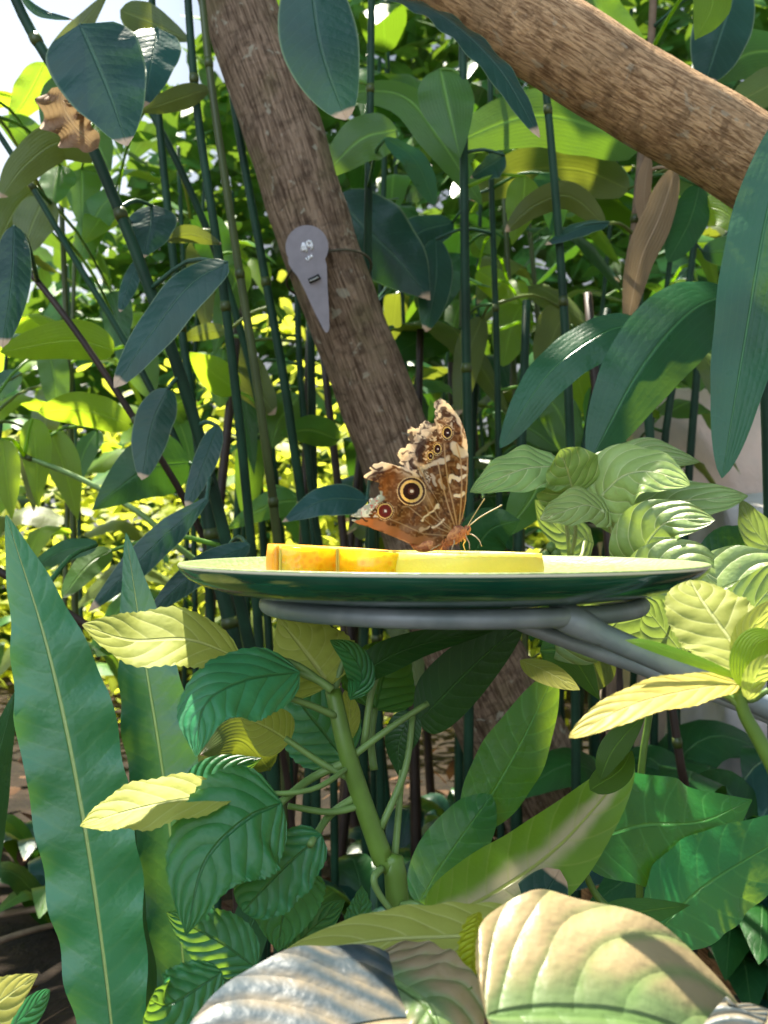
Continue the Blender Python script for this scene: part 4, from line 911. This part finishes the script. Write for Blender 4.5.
# leaf specs: points base to tip, depth, width px, material, shape
LV = [] + [
 ([(80, 24), (96, 60), (112, 100), (127, 146)], .86, 94, 'teal', 'heart', (.1, -1, .1), 1), ([(158, 28), (152, 60), (143, 108)], .95, 50, 'teal', 'heart', (.2, -1, .1), 1),
 ([(45, 62), (28, 95), (8, 125)], 1.5, 36, 'lime', 'ovate', (0, -1, -.2), 1), ([(62, 72), (56, 105), (48, 150)], 1.3, 38, 'mid', 'ovate', (0, -1, 0), 1), ([(40, 150), (20, 130), (-5, 118)], 1.5, 32, 'mid', 'ovate', (0, -1, -.3), 1),
 ([(98, 158), (60, 142), (25, 165), (0, 198)], 1.1, 34, 'olive', 'blade', (0, -1, -.5), 2), ([(60, 165), (55, 185), (52, 208)], 1.4, 38, 'mid', 'ovate', (0, -1, 0), 1), ([(45, 195), (32, 225), (20, 262)], 1.3, 44, 'olive', 'ovate', (0, -1, 0), 1),
 ([(118, 198), (102, 215), (82, 245)], 1.6, 36, 'lime', 'ovate', (0, -1, -.2), 1), ([(152, 205), (150, 228), (144, 258)], 1.05, 50, 'teal', 'ovate', (0, -1, .1), 1), ([(210, 88), (180, 98), (138, 112)], 1.2, 20, 'olive', 'lance', (0, -1, -.5), 1),
 ([(120, 10), (150, 22), (192, 42)], 1.3, 32, 'olive', 'ovate', (0, -1, -.3), 1), ([(165, 240), (190, 234), (222, 244)], 1.2, 16, 'olive', 'lance', (0, -1, -.5), 1), ([(20, -5), (40, 12), (74, 20)], 1.0, 10, 'teal', 'lance', (0, -1, .3), 0),
 ([(330, 92), (400, 95), (440, 140), (482, 205)], 1.42, 40, 'mid', 'blade', (0, -1, .5), 2),
 ([(440, 68), (448, 105), (460, 158)], 1.3, 56, 'mid', 'ovate', (0, -1, 0), 1), ([(398, 130), (360, 140), (318, 182)], 1.25, 52, 'mid', 'ovate', (.1, -1, .2), 1), ([(385, 138), (415, 160), (435, 205)], 1.15, 28, 'blade', 'blade', (0, -1, .8), 1),
 ([(335, 195), (365, 228), (400, 262), (430, 300)], 1.44, 84, 'teal', 'ovate', (0, -1, .2), 1), ([(436, 238), (436, 280), (426, 332)], 1.47, 34, 'teal', 'blade', (.2, -1, .1), 1), ([(505, 155), (490, 165), (470, 178)], 1.3, 34, 'teal', 'ovate', (0, -1, .9), 1),
 ([(640, 150), (580, 122), (520, 118), (440, 150)], 1.5, 66, 'mid', 'blade', (0, -1, .1), 1), ([(630, 190), (580, 170), (520, 172), (470, 200)], 1.55, 50, 'olive', 'blade', (0, -1, -.2), 1), ([(740, -20), (722, 30), (705, 84)], 1.2, 58, 'teal', 'blade', (0, -1, .2), 1),
 ([(712, -30), (712, 5), (695, 40)], 1.1, 40, 'lime', 'ovate', (0, -1, 0), 1), ([(790, 50), (745, 55), (712, 85)], 1.3, 56, 'mid', 'ovate', (0, -1, .1), 1), ([(800, 70), (760, 90), (722, 110)], 1.2, 40, 'olive', 'ovate', (0, -1, .2), 1),
 ([(590, -20), (600, 10), (650, 50)], 1.4, 56, 'mid', 'ovate', (0, -1, 0), 1), ([(525, 175), (522, 205), (512, 245)], 1.3, 34, 'lime', 'ovate', (0, -1, 0), 1), ([(605, 225), (570, 196), (535, 205), (505, 232)], 1.25, 26, 'olive', 'blade', (0, -1, -.4), 2),
 ([(610, 222), (580, 228), (545, 245)], 1.2, 18, 'teal', 'lance', (0, -1, .9), 1), ([(676, 168), (660, 215), (640, 262), (626, 332)], 1.25, 34, 'dry', 'blade', (.4, -1, .1), 1), ([(650, 150), (644, 200), (652, 255)], 1.28, 18, 'dry', 'lance', (.4, -1, .1), 1), ([(700, 185), (690, 220), (668, 262)], 1.3, 36, 'teal2', 'blade', (0, -1, 0), 1),
 ([(700, 205), (725, 212), (750, 240)], 1.3, 36, 'lime', 'ovate', (0, -1, -.2), 1), ([(14, 225), (12, 280), (2, 348)], .9, 34, 'teal', 'blade', (.2, -1, .1), 1), ([(115, 350), (70, 340), (0, 352)], 1.2, 38, 'lime', 'blade', (0, -1, -.4), 1),
 ([(228, 262), (190, 285), (150, 335), (114, 388)], .92, 46, 'teal', 'blade', (-.1, -1, .4), 1), ([(142, 255), (130, 282), (120, 312)], 1.1, 18, 'teal', 'blade', (0, -1, .8), 1), ([(168, 388), (152, 425), (142, 480)], 1.0, 40, 'teal', 'blade', (0, -1, .2), 1),
 ([(218, 425), (205, 460), (186, 508)], 1.0, 24, 'teal', 'blade', (0, -1, .3), 1), ([(190, 462), (145, 470), (92, 510)], 1.1, 62, 'teal2', 'ovate', (0, -1, 0), 1), ([(132, 425), (85, 410), (38, 412)], 1.25, 34, 'lime', 'blade', (0, -1, -.4), 1),
 ([(32, 418), (36, 455), (38, 508)], 1.3, 32, 'lime', 'ovate', (0, -1, 0), 1), ([(50, 430), (65, 470), (78, 520)], 1.4, 34, 'lime', 'ovate', (0, -1, 0), 1), ([(2, 438), (6, 475), (12, 520)], 1.2, 30, 'lime', 'ovate', (0, -1, 0), 1), ([(238, 392), (212, 372), (188, 352)], 1.4, 34, 'lime', 'ovate', (0, -1, -.3), 1),
 ([(230, 330), (205, 332), (180, 340)], 1.3, 16, 'olive', 'lance', (0, -1, -.3), 1), ([(208, 498), (155, 545), (88, 612)], .90, 30, 'teal', 'strap', (.2, -1, .3), 1), ([(250, 545), (200, 570), (150, 612)], .95, 28, 'teal', 'blade', (.2, -1, .3), 1), ([(98, 545), (60, 552), (22, 578)], .95, 22, 'blade', 'blade', (0, -1, .5), 1),
 ([(112, 550), (88, 565), (62, 598)], 1.0, 26, 'mid', 'blade', (0, -1, 0), 1), ([(368, 500), (325, 500), (282, 522)], 1.1, 32, 'teal', 'ovate', (0, -1, .5), 1), ([(300, 395), (280, 420), (270, 450)], 1.5, 40, 'mid', 'ovate', (0, -1, 0), 1), ([(340, 440), (310, 430), (280, 435)], 1.5, 30, 'mid', 'ovate', (0, -1, -.3), 1),
 ([(300, 500), (270, 505), (225, 530)], 1.4, 30, 'mid', 'ovate', (0, -1, .1), 1), ([(270, 770), (240, 740), (200, 755)], .75, 46, 'olive', 'ovate', (0, -1, .1), 1), ([(280, 700), (230, 720), (180, 790)], .85, 48, 'olive', 'blade', (0, -1, .1), 1),
 ([(60, 60), (70, 40), (110, -10)], 1.3, 30, 'olive', 'ovate', (0, -1, 0), 1), ([(440, 470), (445, 440), (430, 400)], 1.5, 40, 'teal2', 'ovate', (0, -1, 0), 1), ([(545, 470), (530, 500), (500, 540)], 1.1, 46, 'mid', 'ovate', (0, -1, 0), 1),
 ([(470, 560), (490, 530), (520, 520)], 1.0, 50, 'teal2', 'ovate', (0, -1, 0), 1), ([(690, 690), (720, 660), (768, 650)], 1.1, 50, 'teal2', 'ovate', (0, -1, .2), 1),
]
_r = random.Random(14)
for _k in range(44):
    if _k % 2: _x, _y, _m = _r.uniform(430, 720), _r.uniform(130, 470), _r.choice(['mid', 'teal2', 'teal', 'olive', 'mid', 'lime'])
    else: _x, _y, _m = _r.uniform(-10, 290), _r.uniform(120, 480), _r.choice(['mid', 'lime', 'olive', 'mid', 'teal2'])
    _a = _r.uniform(-.9, .9) + math.pi / 2 * _r.choice((.55, 1, 1.45)); _L = _r.uniform(60, 105)
    LV.append(([(_x, _y), (_x + _L * .5 * math.cos(_a), _y + _L * .4 * math.sin(_a) - 6), (_x + _L * math.cos(_a), _y + _L * math.sin(_a))], _r.uniform(1.45, 1.75), _r.uniform(26, 42), _m, _r.choice(['blade', 'ovate']), (_r.uniform(-.4, .4), -1, _r.uniform(-.5, .6)), 1))
def trunk_x(z): return -.06 - (z - .75) * .27
def attach(P0, near=None):
    best = None
    for (t, sp, r) in CANES:
        for k, q in enumerate(sp[:-3]):
            dz = q - P0; d = math.hypot(dz.x, dz.z) + abs(dz.y) * .7 + (0.06 if q.z > P0.z + .12 else 0) + (0.6 if (q.x - trunk_x(q.z)) * (P0.x - trunk_x(P0.z)) < 0 else 0)
            if best is None or d < best[0]: best = (d, t, q)
    return best
for (pl, d, w, mt, sh, fc, arch) in LV:
    P0 = at(pl[0][0], pl[0][1], d); dist, t, q = attach(P0)
    dy = RND.uniform(-.06, .02)
    n = len(pl); P = [at(x, y, d + dy * i / (n - 1)) for i, (x, y) in enumerate(pl)]
    mid = P0.lerp(q, .5) + Vector((0, 0, .02 * min(1, dist * 5)))
    leaf(t, P, w * d / F, M[mt], shape=sh, face=fc, fold=.14, wave=.05, wn=3, nL=28, nW=8, seed=int(pl[0][0]) + 3, petiole=[q, mid, P[0].lerp(P[1], .03)], pr=.0022,
         label={'dry': 'withered beige leaf', 'teal': 'dark bluish-green leaf'}.get(mt))

# the crumpled dry leaf held below the big dark leaf at top left
_, t, q = attach(at(75, 110, 1.0))
pleaf(t, [(62, 86), (66, 112), (80, 132), (98, 148)], (.93, .95), 40, M['dry'], shape='round', face=(-.2, -1, 0), curl=1.2, wave=.8, wn=4, nL=34, nW=12, label='crumpled dry beige leaf')

# shoot hanging from the thick branch, its leaves in front of the trunk
hp = at(430, -60, .93); t = thing('hanging_shoot', 'shoot hanging in from above with a dark leaf over the trunk and a bluish blade', 'plant', hp)
tube('stem', [at(430, -40, .93), at(380, -70, .93), at(330, -70, .92), at(300, -60, .92)], .003, .002, M['twig'], t)
pleaf(t, [(310, -40), (316, 20), (326, 65), (346, 120)], (.92, .90), 80, M['teal'], shape='blade', face=(.05, -1, .1), fold=.1, nL=34, pet=[(312, -66, .92)], label='dark green leaf with a brown tip')
pleaf(t, [(380, -8), (440, 14), (497, 66), (540, 138)], (.86, .83), 32, M['teal'], shape='blade', face=(-.1, -.7, 1), fold=.15, nL=34, pet=[(370, -68, .93)], label='long bluish blade with a curled brown tip', wave=.1)

# ---------------------------------------------------------------- thicket of canes filling the depth behind
def bush_cane(rs, x, y, h, lean, label, group, tones, sz=.19, nleaf=8, nm='ginger_cane'):
    t = thing(nm, label, 'plant', (x, y, 0), group)
    top = Vector((x + lean, y + rs.uniform(-.1, .1), h)); b = Vector((x, y, -.02))
    mid = b.lerp(top, .5) + Vector((-lean * .2, 0, 0)); sp = spline([b, mid, top], 14)
    V, Fc, U = tube_geo(sp, [.007 - .003 * i / 14 for i in range(15)], 7); mesh_obj('stem', V, Fc, M[rs.choice(['cane', 'cane', 'cane2'])], t, U)
    side = rs.choice((-1, 1)); a0 = rs.uniform(0, 6.28)
    for k in range(nleaf):
        f = .32 + .68 * (k + rs.random() * .6) / nleaf; f = min(f, .99); p = sp[int(f * 14)]; a = a0 + math.pi * k + rs.uniform(-.5, .5)
        d = Vector((math.cos(a), math.sin(a) * .8, 0)); L = sz * rs.uniform(.7, 1.25); up = rs.uniform(-.1, .5)
        P = [p + d * .03 + Vector((0, 0, .02)), p + d * (.03 + L * .45) + Vector((0, 0, .02 + L * up * .5)), p + d * (.03 + L * .9) + Vector((0, 0, L * (up - .45)))]
        leaf(t, P, L * rs.uniform(.28, .42), M[rs.choice(tones)], shape=rs.choice(['blade', 'ovate']), face=(rs.uniform(-.3, .3), rs.uniform(-.6, .1), 1), fold=.2, wave=.05, nL=14, nW=4, apparent=False, seed=rs.random(), petiole=[p, P[0]], pr=.002)
    return t
rs = random.Random(21)
row = [('tall leafy cane in the shady thicket right of the trunk', 'leafy canes right of the trunk', [(.0, 1.75), (.12, 1.9), (.24, 1.65), (.33, 2.0), (.42, 1.75), (.18, 2.2), (.42, 2.3), (.66, 2.5), (.05, 2.3), (.8, 2.5), (.3, 2.6), (.5, 2.7), (.12, 2.65), (.95, 2.4), (-.08, 2.1), (.95, 2.8)], 1.55, ['mid', 'teal2', 'teal2', 'teal', 'olive', 'mid']),
       ('leafy cane of the backlit thicket left of the trunk', 'leafy canes left of the trunk', [(-.62, 1.9), (-.5, 1.7), (-.36, 1.85), (-.3, 2.1), (-.48, 2.25), (-.7, 2.3), (-.85, 2.1)], 1.22, ['mid', 'lime', 'mid', 'olive', 'lime'])]
for label, group, spots, h, tones in row:
    for (x, y) in spots: bush_cane(rs, x + rs.uniform(-.03, .03), y, h * rs.uniform(.9, 1.15), rs.uniform(-.12, .12), label, group, tones, .25 if h > 1.3 else .2, 12 if h > 1.3 else 8)

# dark bare canes under the dish, in the shade
rs = random.Random(5)
for i in range(30):
    x = -.32 + .028 * i + rs.uniform(-.012, .012); y = 1.65 + rs.uniform(-.3, .5)
    t = thing('shaded_cane', 'dark bare cane standing in the shade below the dish', 'plant', (x, y, 0), 'dark canes below the dish')
    P = [Vector((x, y, -.02)), Vector((x + rs.uniform(-.03, .03), y, .4)), Vector((x + rs.uniform(-.06, .06), y + .03, .95))]
    tube('stem', P, .010, .006, M[rs.choice(['cane', 'twig', 'cane'])], t, 12, 8)
# low shade plants on the soil
rs = random.Random(8)
for i, (x, y) in enumerate([(.02, 1.75), (.14, 1.95), (.3, 1.9), (.46, 1.7), (.6, 1.85), (.52, 1.35), (-.5, 1.55), (-.62, 1.8), (-.02, 1.5), (.22, 1.45)]):
    t = thing('ground_plant', 'small dark leafy plant growing low on the shaded soil', 'plant', (x, y, 0), 'low plants on the soil')
    for k in range(9):
        a = 6.28 * k / 9 + rs.uniform(-.3, .3); d = Vector((math.cos(a), math.sin(a), 0)); L = rs.uniform(.08, .15); b = Vector((x, y, 0))
        P = [b, b + d * L * .5 + Vector((0, 0, L * .7)), b + d * L * 1.1 + Vector((0, 0, L * .55))]
        leaf(t, P, L * .45, M[rs.choice(['teal', 'teal2', 'mid'])], shape='ovate', face=(0, -.3, 1), nL=10, nW=4, apparent=False, seed=k)
for i, (x, y, d) in enumerate([(735, 900, 1.22), (700, 860, 1.3), (765, 880, 1.2), (670, 880, 1.35), (780, 840, 1.28), (640, 880, 1.42)]):
    p = at(x, y, d); p.z = 0
    t = thing('ground_plant', 'dark leafy plant growing against the foot of the grey boulder', 'plant', p, 'plants at the foot of the boulder')
    for k in range(14):
        a = 6.28 * k / 14 * 2.4; dv = Vector((math.cos(a), math.sin(a) * .8 - .2, 0)); L = rs.uniform(.12, .2); h = rs.uniform(.0, .24); b = Vector((p.x, p.y, h))
        P = [b, b + dv * L * .5 + Vector((0, 0, L * .5)), b + dv * L * 1.1 + Vector((0, 0, L * .3))]
        leaf(t, P, L * .5, M[rs.choice(['teal', 'teal2', 'teal2'])], shape='ovate', face=(0, -.5, 1), nL=12, nW=4, apparent=False, seed=k, petiole=[p, p.lerp(b, .6), b + dv * .004], pr=.002)
# leaf litter
def litter(r):
    p = Vector((r.uniform(-1.2, 1.2), r.uniform(.6, 2.6), .0)); p.z = .02 + .05 * mnoise.noise(Vector((p.x * 1.3, p.y * 1.3, 0))) + r.uniform(0, .02); return p
scatter_foliage('leaf_litter', 'brown fallen leaf litter strewn over the dark soil', 'litter', M['litter'], 500, litter, 0.055, 12, lean=.1)

# crown of the slanting tree, above the picture, which shades the thicket
def crown_region(r):
    p = Vector((r.uniform(-1.3, 2.0), r.uniform(1.3, 3.0), 0)); p.z = 0.62 + 0.60 * p.y + r.uniform(.18, .75)
    return p if mnoise.noise(p * 1.8 + Vector((3, 0, 0))) > -.22 else None
tr_ = bpy.data.objects['tree']
rsx = random.Random(77); V, Fc, U = [], [], []
for _ in range(1500):
    p = crown_region(rsx)
    if p is None: continue
    d = Vector((rsx.uniform(-1, 1), rsx.uniform(-1, 1), rsx.uniform(-.7, .3))).normalized(); L = rsx.uniform(.10, .20)
    v, f, uu = leaf_geo([p, p + d * L * .5, p + d * L + Vector((0, 0, -.02))], L * .45, 'ovate', (rsx.uniform(-.5, .5), rsx.uniform(-.5, .5), 1), nL=5, nW=2, apparent=False, seed=1)
    k = len(V); V += v; U += uu; Fc += [tuple(q + k for q in ff) for ff in f]
o = mesh_obj('foliage', V, Fc, M['mid'], tr_, U); o['kind'] = 'stuff'

# fallen sticks and stones on the soil at both lower corners
rsx = random.Random(31)
for (x, y, d, L, an) in [(20, 930, 1.5, .3, .3), (40, 880, 1.6, .35, -.5), (5, 960, 1.4, .25, .8), (730, 960, 1.25, .3, .4), (750, 930, 1.3, .28, .1)]:
    p = at(x, y, d); p.z = .035; t = thing('fallen_stick', 'thin dead stick lying on the dark soil', 'stick', p, 'sticks on the soil')
    dv = Vector((math.cos(an), math.sin(an), 0.06)) * L * .5
    tube('stick', [p - dv, p + Vector((0, 0, .012)), p + dv], .006, .004, M['drystem'], t, 10, 8, rough=.2)
for (x, y, d, w) in [(745, 985, 1.22, .10), (715, 930, 1.32, .08), (765, 925, 1.36, .09)]:
    p = at(x, y, d); p.z = 0
    o = stone_block('rock', p.x - w / 2, p.x + w / 2, p.y - w * .4, p.y + w * .4, -.01, w * .55, stone, x, .03); tag(o, 'small pinkish rock on the soil near the lower right corner', 'rock', 'small rocks on the soil')
